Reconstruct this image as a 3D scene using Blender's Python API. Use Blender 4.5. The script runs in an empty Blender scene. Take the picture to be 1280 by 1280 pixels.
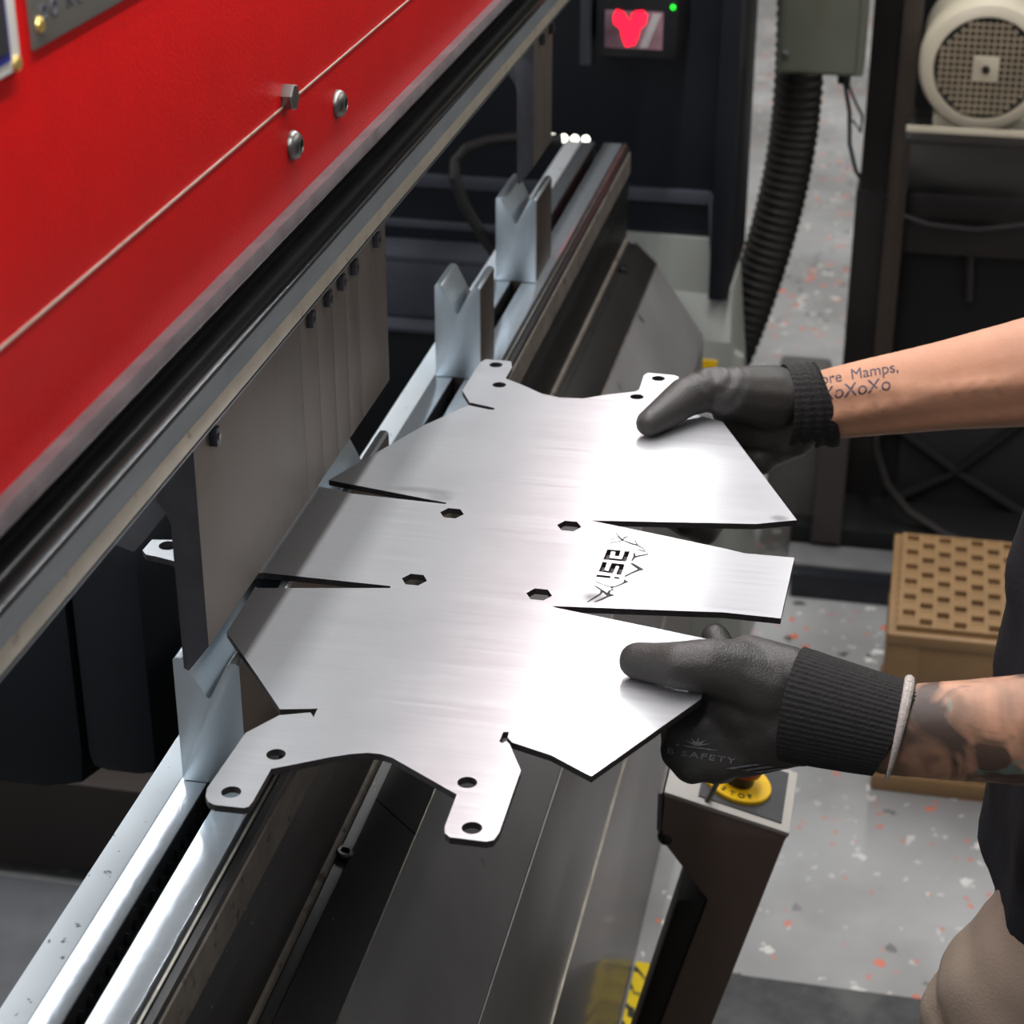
import bpy, bmesh, math, random
import mathutils.noise as mnoise
from mathutils import Vector, Matrix
from mathutils.bvhtree import BVHTree
S = bpy.context.scene
COL = S.collection
random.seed(7)

# ------------------------------------------------------------------ camera
cd = bpy.data.cameras.new('camera'); cam = bpy.data.objects.new('camera', cd); COL.objects.link(cam)
cam.location = (-0.9955, -0.3957, 1.62)
cd.sensor_width = 36; cd.lens = 69.75; cd.clip_start = 0.02
cam.rotation_euler = (math.radians(90 - 26.565), 0, math.radians(-90 + 11.7))
cd.dof.use_dof = True; cd.dof.focus_distance = 1.28; cd.dof.aperture_fstop = 13
S.camera = cam
# ------------------------------------------------------------------ light
S.view_settings.view_transform = 'Standard'; S.view_settings.look = 'None'
S.view_settings.gamma = 1; S.view_settings.use_curve_mapping = False
S.view_settings.exposure = 0.0
W = bpy.data.worlds.new('hall'); S.world = W; W.use_nodes = True
W.node_tree.nodes['Background'].inputs[0].default_value = (0.9, 0.95, 1, 1)
W.node_tree.nodes['Background'].inputs[1].default_value = 0.17
def area(name, loc, sx, sy, watts, color=(1, 1, 1), rot=(0, 0, 0)):
    l = bpy.data.lights.new(name, 'AREA'); l.shape = 'RECTANGLE'; l.size = sx; l.size_y = sy
    l.energy = watts; l.color = color
    o = bpy.data.objects.new(name, l); o.location = loc; o.rotation_euler = rot; COL.objects.link(o); return o
area('ceiling_lamp', (3.5, -0.50, 5.2), 9, 0.10, 230, (1, 0.985, 0.965))
area('ceiling_lamp', (3.5, -4.2, 5.2), 9, 0.5, 210, (1, 0.98, 0.95))
area('ceiling_lamp', (5.0, 3.0, 5.2), 9, 0.5, 130, (1, 0.96, 0.9))
area('front_lamp', (0.6, -0.108, 1.68), 2.6, 0.008, 11, (0.98, 0.99, 1), (math.radians(-14), 0, 0))

area('rear_fill', (0.3, 0.50, 1.28), 1.8, 0.25, 5, (0.88, 0.95, 1), (math.radians(-38), 0, 0))  # added fill light without a fixture, brightens the dies and rail

# ------------------------------------------------------------------ materials
def lin(c):
    return tuple(((v/255)/12.92 if v/255 <= 0.04045 else ((v/255+0.055)/1.055)**2.4) for v in c) + (1,)
def mat(name, rgb, rough=0.5, metal=0.0, var=0.12, scale=20, bump=0.0, bscale=300, stretch=None, aniso=0.0, arot=0.0,
        spots=None, rvar=0.0, coat=0.0, spec=0.5):
    m = bpy.data.materials.new(name); m.use_nodes = True
    nt = m.node_tree; N = nt.nodes; L = nt.links; b = N['Principled BSDF']
    tc = N.new('ShaderNodeTexCoord'); mp = N.new('ShaderNodeMapping'); L.new(tc.outputs['Object'], mp.inputs[0])
    if stretch: mp.inputs['Scale'].default_value = stretch
    nz = N.new('ShaderNodeTexNoise'); nz.inputs['Scale'].default_value = scale; nz.inputs['Detail'].default_value = 6
    L.new(mp.outputs[0], nz.inputs[0])
    c = lin(rgb)
    rp = N.new('ShaderNodeValToRGB'); L.new(nz.outputs[0], rp.inputs[0])
    rp.color_ramp.elements[0].position = 0.3; rp.color_ramp.elements[1].position = 0.7
    rp.color_ramp.elements[0].color = tuple(max(0, v*(1-var)) for v in c[:3]) + (1,)
    rp.color_ramp.elements[1].color = tuple(min(1, v*(1+var)) for v in c[:3]) + (1,)
    out = rp.outputs[0]
    if spots:                                   # spots = (rgb, scale, threshold, softness)
        n2 = N.new('ShaderNodeTexNoise'); n2.inputs['Scale'].default_value = spots[1]; n2.inputs['Detail'].default_value = 5
        L.new(tc.outputs['Object'], n2.inputs[0])
        r2 = N.new('ShaderNodeMapRange'); L.new(n2.outputs[0], r2.inputs[0])
        r2.inputs[1].default_value = spots[2]; r2.inputs[2].default_value = spots[2] + spots[3]
        mx = N.new('ShaderNodeMix'); mx.data_type = 'RGBA'
        L.new(r2.outputs[0], mx.inputs[0]); L.new(out, mx.inputs[6]); mx.inputs[7].default_value = lin(spots[0])
        out = mx.outputs[2]
    L.new(out, b.inputs['Base Color'])
    b.inputs['Roughness'].default_value = rough; b.inputs['Metallic'].default_value = metal
    b.inputs['Specular IOR Level'].default_value = spec
    if coat: b.inputs['Coat Weight'].default_value = coat; b.inputs['Coat Roughness'].default_value = 0.12
    if rvar:
        mr = N.new('ShaderNodeMapRange'); L.new(nz.outputs[0], mr.inputs[0])
        mr.inputs[1].default_value = 0.3; mr.inputs[2].default_value = 0.7
        mr.inputs[3].default_value = max(0.02, rough-rvar); mr.inputs[4].default_value = min(1, rough+rvar)
        L.new(mr.outputs[0], b.inputs['Roughness'])
    if bump:
        n3 = N.new('ShaderNodeTexNoise'); n3.inputs['Scale'].default_value = bscale; n3.inputs['Detail'].default_value = 3
        L.new(mp.outputs[0], n3.inputs[0])
        bp = N.new('ShaderNodeBump'); bp.inputs['Strength'].default_value = bump; bp.inputs['Distance'].default_value = 0.002
        L.new(n3.outputs[0], bp.inputs['Height']); L.new(bp.outputs[0], b.inputs['Normal'])
    if aniso:
        b.inputs['Anisotropic'].default_value = aniso; b.inputs['Anisotropic Rotation'].default_value = arot
        tg = N.new('ShaderNodeTangent'); tg.direction_type = 'UV_MAP'; L.new(tg.outputs[0], b.inputs['Tangent'])
    return m
def glow(name, rgb, strength):
    m = mat(name, rgb, 0.4); b = m.node_tree.nodes['Principled BSDF']
    b.inputs['Emission Color'].default_value = lin(rgb); b.inputs['Emission Strength'].default_value = strength; return m

M = {}
M['plate'] = mat('brushed_sheet_steel', (178, 179, 182), 0.31, 0.42, 0.04, 1, bump=0.005, bscale=2.5, stretch=(420, 9, 60), aniso=0.82, rvar=0.03, spots=((160, 161, 165), 7, 0.48, 0.3))
def smudges(m, marks):                                  # oily finger marks: (x, y, radius x, radius y, strength) on the sheet
    nt = m.node_tree; N = nt.nodes; L = nt.links; b = N['Principled BSDF']; src = b.inputs['Base Color'].links[0].from_socket
    tc = N.new('ShaderNodeTexCoord'); nz = N.new('ShaderNodeTexNoise'); nz.inputs['Scale'].default_value = 60; nz.inputs['Detail'].default_value = 5; L.new(tc.outputs['Object'], nz.inputs[0])
    for x, y, rx, ry, k in marks:
        mp = N.new('ShaderNodeMapping'); mp.vector_type = 'TEXTURE'; mp.inputs['Location'].default_value = (x, y, 1.0); mp.inputs['Scale'].default_value = (rx, ry, 1); L.new(tc.outputs['Object'], mp.inputs[0])
        ln = N.new('ShaderNodeVectorMath'); ln.operation = 'LENGTH'; L.new(mp.outputs[0], ln.inputs[0])
        r = N.new('ShaderNodeMapRange'); r.inputs[1].default_value = 1.0; r.inputs[2].default_value = 0.4; r.inputs[4].default_value = 1.6*k; L.new(ln.outputs['Value'], r.inputs[0])
        f = N.new('ShaderNodeMath'); f.operation = 'MULTIPLY'; f.use_clamp = True; L.new(r.outputs[0], f.inputs[0]); L.new(nz.outputs[0], f.inputs[1])
        c = N.new('ShaderNodeMix'); c.data_type = 'RGBA'; L.new(f.outputs[0], c.inputs[0]); L.new(src, c.inputs[6]); c.inputs[7].default_value = lin((70, 66, 66)); src = c.outputs[2]
    L.new(src, b.inputs['Base Color'])
smudges(M['plate'], [(0.1085, -0.222, 0.011, 0.012, 0.8), (0.240, -0.075, 0.006, 0.030, 0.35), (0.232, -0.090, 0.010, 0.012, 0.3), (0.2470, -0.328, 0.006, 0.008, 0.6), (0.205, -0.315, 0.012, 0.02, 0.3)])
M['cut'] = mat('cut_steel_edge', (74, 70, 70), 0.55, 0.8, 0.2, 200)
M['punch'] = mat('ground_tool_steel', (120, 112, 105), 0.5, 0.75, 0.07, 4, bump=0.02, bscale=6, stretch=(30, 30, 4), rvar=0.05, spots=((112, 103, 96), 14, 0.58, 0.2))
M['punch_end'] = mat('dark_tool_steel', (92, 90, 94), 0.45, 0.9, 0.1, 60)
M['die'] = mat('die_steel', (200, 208, 214), 0.36, 0.8, 0.05, 8)
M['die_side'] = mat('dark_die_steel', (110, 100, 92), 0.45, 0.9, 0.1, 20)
M['rail'] = mat('rail_aluminium', (206, 212, 218), 0.13, 0.75, 0.04, 2, stretch=(200, 8, 8), aniso=0.93, arot=0.25)
M['rail_white'] = mat('pale_rail_paint', (224, 229, 233), 0.55, 0.0, 0.05, 12, spots=((120, 120, 118), 130, 0.66, 0.05))
M['rail_black'] = mat('black_rail_steel', (38, 37, 38), 0.35, 0.4, 0.3, 90, spots=((150, 146, 140), 160, 0.70, 0.05))
M['rail_brown'] = mat('brown_rail_edge', (112, 104, 95), 0.55, 0.3, 0.2, 60, spots=((50, 42, 36), 90, 0.6, 0.1))
M['red'] = mat('red_machine_paint', (198, 4, 6), 0.46, 0, 0.05, 30, bump=0.22, bscale=420, spec=0.2, spots=((205, 60, 45), 300, 0.72, 0.1))
M['lip'] = mat('worn_lip_steel', (122, 112, 114), 0.55, 0.5, 0.2, 40, stretch=(1, 1, 1), bump=0.05, spots=((112, 100, 100), 30, 0.56, 0.2))
M['black'] = mat('black_machine_paint', (24, 24, 27), 0.38, 0, 0.25, 40, bump=0.03, bscale=200)
M['black_bar'] = mat('black_clamp_bar', (52, 52, 53), 0.22, 0.6, 0.15, 30)
M['clamp_grey'] = mat('grey_clamp_steel', (138, 143, 147), 0.42, 0.6, 0.12, 14, stretch=(1, 6, 6))
M['clamp_cream'] = mat('cream_clamp_edge', (206, 198, 182), 0.42, 0.45, 0.10, 40, spots=((140, 130, 112), 60, 0.62, 0.12))
M['bed'] = mat('dark_grey_bed_paint', (104, 102, 102), 0.42, 0, 0.12, 12, bump=0.03, bscale=300, spots=((34, 33, 34), 18, 0.70, 0.06))
M['bed_black'] = mat('oily_black_steel', (30, 28, 27), 0.38, 0.3, 0.35, 18, bump=0.05, bscale=120, spots=((92, 86, 78), 220, 0.70, 0.06))
M['bed_gloss'] = mat('glossy_grey_skirt', (72, 62, 58), 0.36, 0, 0.08, 6, coat=0.25)
M['edge_bright'] = mat('bare_metal_edge', (170, 164, 152), 0.35, 0.9, 0.3, 60)
M['navy'] = mat('blue_black_paint', (22, 25, 33), 0.42, 0, 0.15, 6, bump=0.02)
M['grey_block'] = mat('grey_green_paint', (150, 152, 146), 0.42, 0, 0.06, 8)
M['rib'] = mat('slate_rib_paint', (74, 77, 86), 0.4, 0, 0.1, 10)
M['chrome'] = mat('zinc_fastener', (128, 126, 122), 0.38, 1, 0.1, 90)
M['rubber'] = mat('black_rubber', (26, 25, 26), 0.5, 0, 0.2, 30, bump=0.05)
M['hose'] = mat('brown_black_hose', (27, 24, 22), 0.55, 0, 0.25, 12)
M['glove'] = mat('dark_nitrile_glove', (56, 55, 53), 0.45, 0, 0.14, 22, bump=0.3, bscale=900)
M['knit'] = mat('black_knit_cuff', (30, 30, 30), 0.85, 0, 0.2, 200, bump=0.5, bscale=500)
M['cuff_trim'] = mat('pale_grey_knit_trim', (186, 180, 174), 0.9, 0, 0.2, 500, bump=0.5, bscale=800)
M['shirt'] = mat('navy_cotton', (12, 15, 24), 0.85, 0, 0.3, 12, bump=0.25, bscale=300)
M['trousers'] = mat('taupe_twill', (150, 134, 119), 0.85, 0, 0.12, 14, bump=0.25, bscale=500)
M['shoe'] = mat('black_work_boot', (28, 26, 25), 0.5, 0, 0.2, 20)
M['hair'] = mat('brown_hair', (58, 42, 32), 0.6, 0, 0.3, 60, bump=0.5, bscale=120)
M['cream'] = mat('cream_motor_paint', (208, 200, 178), 0.4, 0, 0.06, 10, spots=((150, 138, 112), 9, 0.62, 0.2))
M['box_green'] = mat('grey_green_steel_box', (112, 116, 102), 0.5, 0.2, 0.15, 5, spots=((96, 74, 56), 7, 0.56, 0.16))
M['dark_frame'] = mat('brown_black_frame', (38, 35, 34), 0.5, 0, 0.25, 9, bump=0.03)
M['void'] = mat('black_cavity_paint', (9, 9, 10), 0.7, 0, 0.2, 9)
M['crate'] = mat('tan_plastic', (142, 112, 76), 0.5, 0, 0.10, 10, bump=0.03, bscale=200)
M['pedestal'] = mat('umber_sheet_metal', (118, 101, 95), 0.45, 0, 0.08, 10)
M['pedestal_top'] = mat('pale_pedestal_top', (176, 172, 166), 0.45, 0, 0.06, 10)
M['label_black'] = mat('dark_legend_plate', (52, 52, 56), 0.5, 0, 0.1, 30)
M['yellow'] = mat('signal_yellow', (238, 190, 8), 0.45, 0, 0.06, 30)
M['estop_red'] = mat('signal_red_plastic', (150, 40, 18), 0.35, 0, 0.06, 30)
M['ink'] = mat('black_ink', (22, 20, 22), 0.7, 0, 0.1, 50)
M['tattoo_ink'] = mat('faded_blue_ink', (96, 86, 96), 0.7, 0, 0.2, 300)
M['print'] = mat('grey_glove_print', (120, 120, 124), 0.7, 0, 0.4, 400)
M['tag_grey'] = mat('grey_tag_metal', (122, 120, 114), 0.45, 0.4, 0.06, 30)
M['tag_text'] = mat('worn_tag_lettering', (70, 72, 82), 0.6, 0, 0.3, 200)
M['sign_white'] = mat('white_sign_frame', (222, 220, 212), 0.45, 0, 0.04, 30)
M['sign_blue'] = mat('blue_sign_line', (24, 36, 120), 0.45, 0, 0.05, 30)
M['brass'] = mat('brass_rivet', (226, 196, 120), 0.3, 0.9, 0.1, 30)
M['rear_floor_box'] = mat('dusky_brown_paint', (58, 50, 46), 0.6, 0, 0.15, 6)
M['gauge'] = mat('blue_black_gauge_paint', (21, 25, 31), 0.5, 0.0, 0.12, 8)
M['mist'] = mat('grey_wall_paint', (150, 152, 150), 0.8, 0, 0.05, 2)

def skin(name, tattoo=False):
    m = mat(name, (200, 152, 122), 0.5, 0, 0.07, 30, bump=0.12, bscale=260)
    nt = m.node_tree; N = nt.nodes; L = nt.links; b = N['Principled BSDF']
    b.inputs['Subsurface Weight'].default_value = 0.12
    b.inputs['Subsurface Radius'].default_value = (0.01, 0.004, 0.002); b.inputs['Subsurface Scale'].default_value = 0.5
    if tattoo:
        src = b.inputs['Base Color'].links[0].from_socket
        tc = N.new('ShaderNodeTexCoord')
        def layer(src, rgb, scale, lo, hi, dist, seed, amt):
            mp = N.new('ShaderNodeMapping'); mp.inputs['Location'].default_value = (seed, seed*0.7, seed*1.3); L.new(tc.outputs['Object'], mp.inputs[0])
            n = N.new('ShaderNodeTexNoise'); n.inputs['Scale'].default_value = scale; n.inputs['Detail'].default_value = 3; n.inputs['Distortion'].default_value = dist
            L.new(mp.outputs[0], n.inputs[0])
            r = N.new('ShaderNodeMapRange'); r.inputs[1].default_value = lo; r.inputs[2].default_value = hi; r.inputs[4].default_value = amt
            L.new(n.outputs[0], r.inputs[0])
            x = N.new('ShaderNodeMix'); x.data_type = 'RGBA'; L.new(r.outputs[0], x.inputs[0]); L.new(src, x.inputs[6]); x.inputs[7].default_value = lin(rgb)
            return x.outputs[2]
        o = layer(src, (108, 86, 70), 15, 0.34, 0.56, 0.8, 3.1, 0.85)
        o = layer(o, (62, 53, 48), 24, 0.46, 0.57, 1.2, 8.4, 0.9)
        o = layer(o, (120, 150, 140), 30, 0.64, 0.68, 1.0, 14.2, 0.5)
        L.new(o, b.inputs['Base Color'])
    return m
M['skin'] = skin('skin'); M['skin_tattoo'] = skin('tattooed_skin', True)

def floor_material():
    m = bpy.data.materials.new('flaked_epoxy_floor'); m.use_nodes = True
    nt = m.node_tree; N = nt.nodes; L = nt.links; b = N['Principled BSDF']
    tc = N.new('ShaderNodeTexCoord')
    n1 = N.new('ShaderNodeTexNoise'); n1.inputs['Scale'].default_value = 2.2; n1.inputs['Detail'].default_value = 8; L.new(tc.outputs['Object'], n1.inputs[0])
    rp = N.new('ShaderNodeValToRGB'); L.new(n1.outputs[0], rp.inputs[0])
    rp.color_ramp.elements[0].position = 0.34; rp.color_ramp.elements[0].color = lin((128, 128, 128))
    rp.color_ramp.elements[1].position = 0.62; rp.color_ramp.elements[1].color = lin((166, 167, 168))
    out = rp.outputs[0]
    nd = N.new('ShaderNodeTexNoise'); nd.inputs['Scale'].default_value = 90; L.new(tc.outputs['Object'], nd.inputs[0])
    ad = N.new('ShaderNodeMix'); ad.data_type = 'RGBA'; ad.blend_type = 'LINEAR_LIGHT'; ad.inputs[0].default_value = 0.012
    L.new(tc.outputs['Object'], ad.inputs[6]); L.new(nd.outputs[1], ad.inputs[7])
    nm = N.new('ShaderNodeTexNoise'); nm.inputs['Scale'].default_value = 1.6; nm.inputs['Detail'].default_value = 3; L.new(tc.outputs['Object'], nm.inputs[0])
    mm = N.new('ShaderNodeMapRange'); mm.inputs[1].default_value = 0.36; mm.inputs[2].default_value = 0.6; mm.inputs[3].default_value = 0.35; L.new(nm.outputs[0], mm.inputs[0])
    for scale, rgb, pick, size in ((34, (226, 96, 48), 0.10, 0.24), (36, (222, 220, 216), 0.09, 0.26), (33, (66, 68, 68), 0.07, 0.24), (70, (200, 120, 92), 0.05, 0.28), (75, (206, 206, 204), 0.06, 0.28)):
        v = N.new('ShaderNodeTexVoronoi'); v.inputs['Scale'].default_value = scale; v.voronoi_dimensions = '2D'
        L.new(ad.outputs[2], v.inputs['Vector'])
        sp = N.new('ShaderNodeSeparateColor'); L.new(v.outputs['Color'], sp.inputs[0])
        a = N.new('ShaderNodeMath'); a.operation = 'LESS_THAN'; a.inputs[1].default_value = pick; L.new(sp.outputs[0], a.inputs[0])
        c = N.new('ShaderNodeMath'); c.operation = 'LESS_THAN'; c.inputs[1].default_value = size; L.new(v.outputs['Distance'], c.inputs[0])
        k = N.new('ShaderNodeMath'); k.operation = 'MULTIPLY'; L.new(a.outputs[0], k.inputs[0]); L.new(c.outputs[0], k.inputs[1])
        k2 = N.new('ShaderNodeMath'); k2.operation = 'MULTIPLY'; L.new(k.outputs[0], k2.inputs[0]); L.new(mm.outputs[0], k2.inputs[1])
        x = N.new('ShaderNodeMix'); x.data_type = 'RGBA'; L.new(k2.outputs[0], x.inputs[0]); L.new(out, x.inputs[6]); x.inputs[7].default_value = lin(rgb)
        out = x.outputs[2]
    n3 = N.new('ShaderNodeTexNoise'); n3.inputs['Scale'].default_value = 5; n3.inputs['Detail'].default_value = 6; L.new(tc.outputs['Object'], n3.inputs[0])
    r3 = N.new('ShaderNodeMapRange'); r3.inputs[1].default_value = 0.52; r3.inputs[2].default_value = 0.72; r3.inputs[4].default_value = 0.5; L.new(n3.outputs[0], r3.inputs[0])
    x = N.new('ShaderNodeMix'); x.data_type = 'RGBA'; L.new(r3.outputs[0], x.inputs[0]); L.new(out, x.inputs[6]); x.inputs[7].default_value = lin((120, 118, 116))
    L.new(x.outputs[2], b.inputs['Base Color'])
    b.inputs['Roughness'].default_value = 0.42
    return m
M['floor'] = floor_material()
def hazard_material():
    m = mat('worn_hazard_yellow', (226, 196, 20), 0.6, 0, 0.08, 30)
    nt = m.node_tree; N = nt.nodes; L = nt.links; b = N['Principled BSDF']; src = b.inputs['Base Color'].links[0].from_socket
    tc = N.new('ShaderNodeTexCoord'); mp = N.new('ShaderNodeMapping'); mp.inputs['Rotation'].default_value = (0, 0, 0.9); L.new(tc.outputs['Object'], mp.inputs[0])
    w = N.new('ShaderNodeTexWave'); w.inputs['Scale'].default_value = 14; w.inputs['Distortion'].default_value = 2.0; w.inputs['Detail Scale'].default_value = 6; L.new(mp.outputs[0], w.inputs[0])
    n = N.new('ShaderNodeTexNoise'); n.inputs['Scale'].default_value = 30; L.new(tc.outputs['Object'], n.inputs[0])
    k = N.new('ShaderNodeMath'); k.operation = 'MULTIPLY'; L.new(w.outputs[1], k.inputs[0]); L.new(n.outputs[0], k.inputs[1])
    r = N.new('ShaderNodeMapRange'); r.inputs[1].default_value = 0.30; r.inputs[2].default_value = 0.40; L.new(k.outputs[0], r.inputs[0])
    x = N.new('ShaderNodeMix'); x.data_type = 'RGBA'; L.new(r.outputs[0], x.inputs[0]); L.new(src, x.inputs[6]); x.inputs[7].default_value = lin((48, 46, 40))
    L.new(x.outputs[2], b.inputs['Base Color']); return m
M['hazard'] = hazard_material()
M['mat'] = mat('dark_grey_matting', (66, 67, 68), 0.75, 0, 0.25, 60, bump=0.15, bscale=200, spots=((96, 96, 96), 9, 0.55, 0.25))

# ------------------------------------------------------------------ mesh helpers
class MB:
    def __init__(s): s.v = []; s.f = []
    def add(s, vs, fs):
        n = len(s.v); s.v += [tuple(p) for p in vs]; s.f += [tuple(i+n for i in f) for f in fs]; return s
    def box(s, x0, x1, y0, y1, z0, z1):
        vs = [(x, y, z) for x in (x0, x1) for y in (y0, y1) for z in (z0, z1)]
        return s.add(vs, [(0,1,3,2),(4,6,7,5),(0,4,5,1),(2,3,7,6),(0,2,6,4),(1,5,7,3)])
    def prism(s, prof, x0, x1):                       # prof = [(y, z)], swept along X
        n = len(prof)
        vs = [(x0, y, z) for y, z in prof] + [(x1, y, z) for y, z in prof]
        return s.add(vs, [tuple(range(n)), tuple(range(2*n-1, n-1, -1))] + [(i, i+n, (i+1) % n+n, (i+1) % n) for i in range(n)])
    def tube(s, pts, rad, n=10, cap=True):            # rad: number or list
        pts = [Vector(p) for p in pts]; m = len(pts)
        rad = [rad]*m if isinstance(rad, (int, float)) else rad
        vs = []; u = None
        for i, p in enumerate(pts):
            t = (pts[min(i+1, m-1)] - pts[max(i-1, 0)]).normalized()
            if u is None:
                u = t.orthogonal().normalized()
            u = (u - t*u.dot(t)).normalized(); w = t.cross(u)
            vs += [p + rad[i]*(math.cos(a)*u + math.sin(a)*w) for a in (2*math.pi*k/n for k in range(n))]
        fs = [(i*n+k, i*n+(k+1) % n, (i+1)*n+(k+1) % n, (i+1)*n+k) for i in range(m-1) for k in range(n)]
        if cap: fs += [tuple(range(n-1, -1, -1)), tuple(range((m-1)*n, m*n))]
        return s.add(vs, fs)
    def cyl(s, a, b, r, n=20): return s.tube([a, b], r, n)
    def lathe(s, prof, origin, axis, n=32):           # prof = [(r, h)] along axis
        o = Vector(origin); a = Vector(axis).normalized(); u = a.orthogonal().normalized(); w = a.cross(u); vs = []
        for r, h in prof:
            vs += [o + a*h + r*(math.cos(t)*u + math.sin(t)*w) for t in (2*math.pi*k/n for k in range(n))]
        m = len(prof)
        fs = [(i*n+k, i*n+(k+1) % n, (i+1)*n+(k+1) % n, (i+1)*n+k) for i in range(m-1) for k in range(n)]
        fs += [tuple(range(n-1, -1, -1)), tuple(range((m-1)*n, m*n))]
        return s.add(vs, fs)
    def mesh(s, name, bevel=0.0, smooth=24):
        me = bpy.data.meshes.new(name); me.from_pydata(s.v, [], s.f)
        bm = bmesh.new(); bm.from_mesh(me)
        bmesh.ops.recalc_face_normals(bm, faces=bm.faces)
        if bevel:
            es = [e for e in bm.edges if len(e.link_faces) == 2 and e.calc_face_angle(0) > 0.5]
            bmesh.ops.bevel(bm, geom=es, offset=bevel, segments=2, profile=0.6, affect='EDGES', clamp_overlap=True)
        bm.to_mesh(me); bm.free(); finish(me, smooth); return me
    def build(s, name, m, parent=None, bevel=0.0, smooth=24): return link(name, s.mesh(name, bevel, smooth), m, parent)
def finish(me, smooth=35):
    if smooth:
        for p in me.polygons: p.use_smooth = True
        me.set_sharp_from_angle(angle=math.radians(smooth))
    uv = me.uv_layers.new(name='UVMap')
    for l in me.loops:
        co = me.vertices[l.vertex_index].co; uv.data[l.index].uv = (co.x, co.y)
def link(name, me, m, parent=None):
    o = bpy.data.objects.new(name, me); COL.objects.link(o)
    for k in (m if isinstance(m, (list, tuple)) else [m]): me.materials.append(M[k] if isinstance(k, str) else k)
    if parent is not None: set_parent(o, parent)
    return o
def set_parent(o, p):
    o.parent = p
    if p.type == 'EMPTY': o.matrix_parent_inverse = Matrix.Translation(-p.location)
def tag(o, label, cat, group=None, kind=None):
    o['label'] = label
    if cat: o['category'] = cat
    if group: o['group'] = group
    if kind: o['kind'] = kind
    return o
def thing(name, loc, label, cat, group=None):
    o = bpy.data.objects.new(name, None); o.empty_display_size = 0.05; o.location = loc; COL.objects.link(o)
    return tag(o, label, cat, group)
def structure(name, mb, m):
    o = mb.build(name, m, None, 0, 0); o['kind'] = 'structure'; return o
def ball(mb, c, r, n=10):
    return mb.lathe([(r*math.sin(math.pi*i/n), -r*math.cos(math.pi*i/n)) for i in range(1, n)], c, (0, 0, 1), 16)
# organic surfaces: tapered chains of balls fused by a voxel remesh
def fuse(chains, voxel, smooth=6, flat=None):
    bm = bmesh.new(); unit = bmesh.new(); bmesh.ops.create_icosphere(unit, subdivisions=2, radius=1)
    uv = [v.co.copy() for v in unit.verts]; uf = [[v.index for v in f.verts] for f in unit.faces]; unit.free()
    vs = []; fs = []
    def put(c, r, fl):
        n = len(vs)
        for q in uv:
            d = q*r
            if fl: d = d - fl[0]*(d.dot(fl[0])*(1-fl[1]))
            vs.append(c + d)
        fs.extend([tuple(i+n for i in f) for f in uf])
    for ch in chains:
        fl = None
        if isinstance(ch[0], str): fl = (Vector(ch[1]).normalized(), ch[2]); ch = ch[3]
        prev = None
        for p, r in ch:
            p = Vector(p)
            if prev is None: put(p, r, fl)
            else:
                q, s = prev; L = (p-q).length; k = max(1, int(L/(0.3*min(r, s))))
                for i in range(1, k+1): t = i/k; put(q.lerp(p, t), s+(r-s)*t, fl)
            prev = (p, r)
    me = bpy.data.meshes.new('fused'); me.from_pydata(vs, [], fs); bm.free()
    o = bpy.data.objects.new('fused', me); COL.objects.link(o)
    a = o.modifiers.new('r', 'REMESH'); a.mode = 'VOXEL'; a.voxel_size = voxel
    if smooth: b = o.modifiers.new('s', 'SMOOTH'); b.iterations = smooth; b.factor = 0.5
    dg = bpy.context.evaluated_depsgraph_get(); out = bpy.data.meshes.new_from_object(o.evaluated_get(dg))
    bpy.data.objects.remove(o); bpy.data.meshes.remove(me)
    return out
def cut(me, co, no, close=True):                       # keep the side the normal points away from
    bm = bmesh.new(); bm.from_mesh(me)
    g = bm.verts[:] + bm.edges[:] + bm.faces[:]
    r = bmesh.ops.bisect_plane(bm, geom=g, plane_co=co, plane_no=no, clear_outer=True)
    if close:
        es = [e for e in bm.edges if e.is_boundary]
        bmesh.ops.holes_fill(bm, edges=es, sides=0)
    bm.to_mesh(me); bm.free(); return me
def ripple(me, amp, scale, stretch=(1, 1, 1)):
    nn = [v.normal.copy() for v in me.vertices]
    for v, vn in zip(me.vertices, nn):
        q = Vector((v.co.x*stretch[0], v.co.y*stretch[1], v.co.z*stretch[2]))*scale
        v.co += vn*(amp*mnoise.fractal(q, 1.0, 2.0, 3))
def flat_shape(outline, holes, thick, z):              # filled 2D outline with holes, extruded down from z
    cu = bpy.data.curves.new('flat', 'CURVE'); cu.dimensions = '2D'; cu.fill_mode = 'BOTH'; cu.extrude = thick/2
    for poly in [outline] + holes:
        sp = cu.splines.new('POLY'); sp.points.add(len(poly)-1); sp.use_cyclic_u = True
        for q, p in zip(sp.points, poly): q.co = (p[0], p[1], 0, 1)
    o = bpy.data.objects.new('flat', cu); COL.objects.link(o); o.location = (0, 0, 0)
    dg = bpy.context.evaluated_depsgraph_get(); me = bpy.data.meshes.new_from_object(o.evaluated_get(dg))
    bpy.data.objects.remove(o)
    for v in me.vertices: v.co.z += z - thick/2
    return me
def text_mesh(body, size, shear=0.0, extrude=0.0004, space=1.0, align='CENTER'):
    cu = bpy.data.curves.new('text', 'FONT'); cu.body = body; cu.size = size; cu.shear = shear; cu.extrude = extrude
    cu.align_x = align; cu.align_y = 'CENTER'; cu.space_character = space
    o = bpy.data.objects.new('text', cu); COL.objects.link(o)
    dg = bpy.context.evaluated_depsgraph_get(); me = bpy.data.meshes.new_from_object(o.evaluated_get(dg))
    bpy.data.objects.remove(o); return me
def place(me, o, u, v):                                # text x -> u, text y -> v, anchored at o
    o = Vector(o); u = Vector(u).normalized(); v = Vector(v); v = (v - u*u.dot(v)).normalized(); w = u.cross(v)
    for k in me.vertices: k.co = o + u*k.co.x + v*k.co.y + w*k.co.z
    return me
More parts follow.
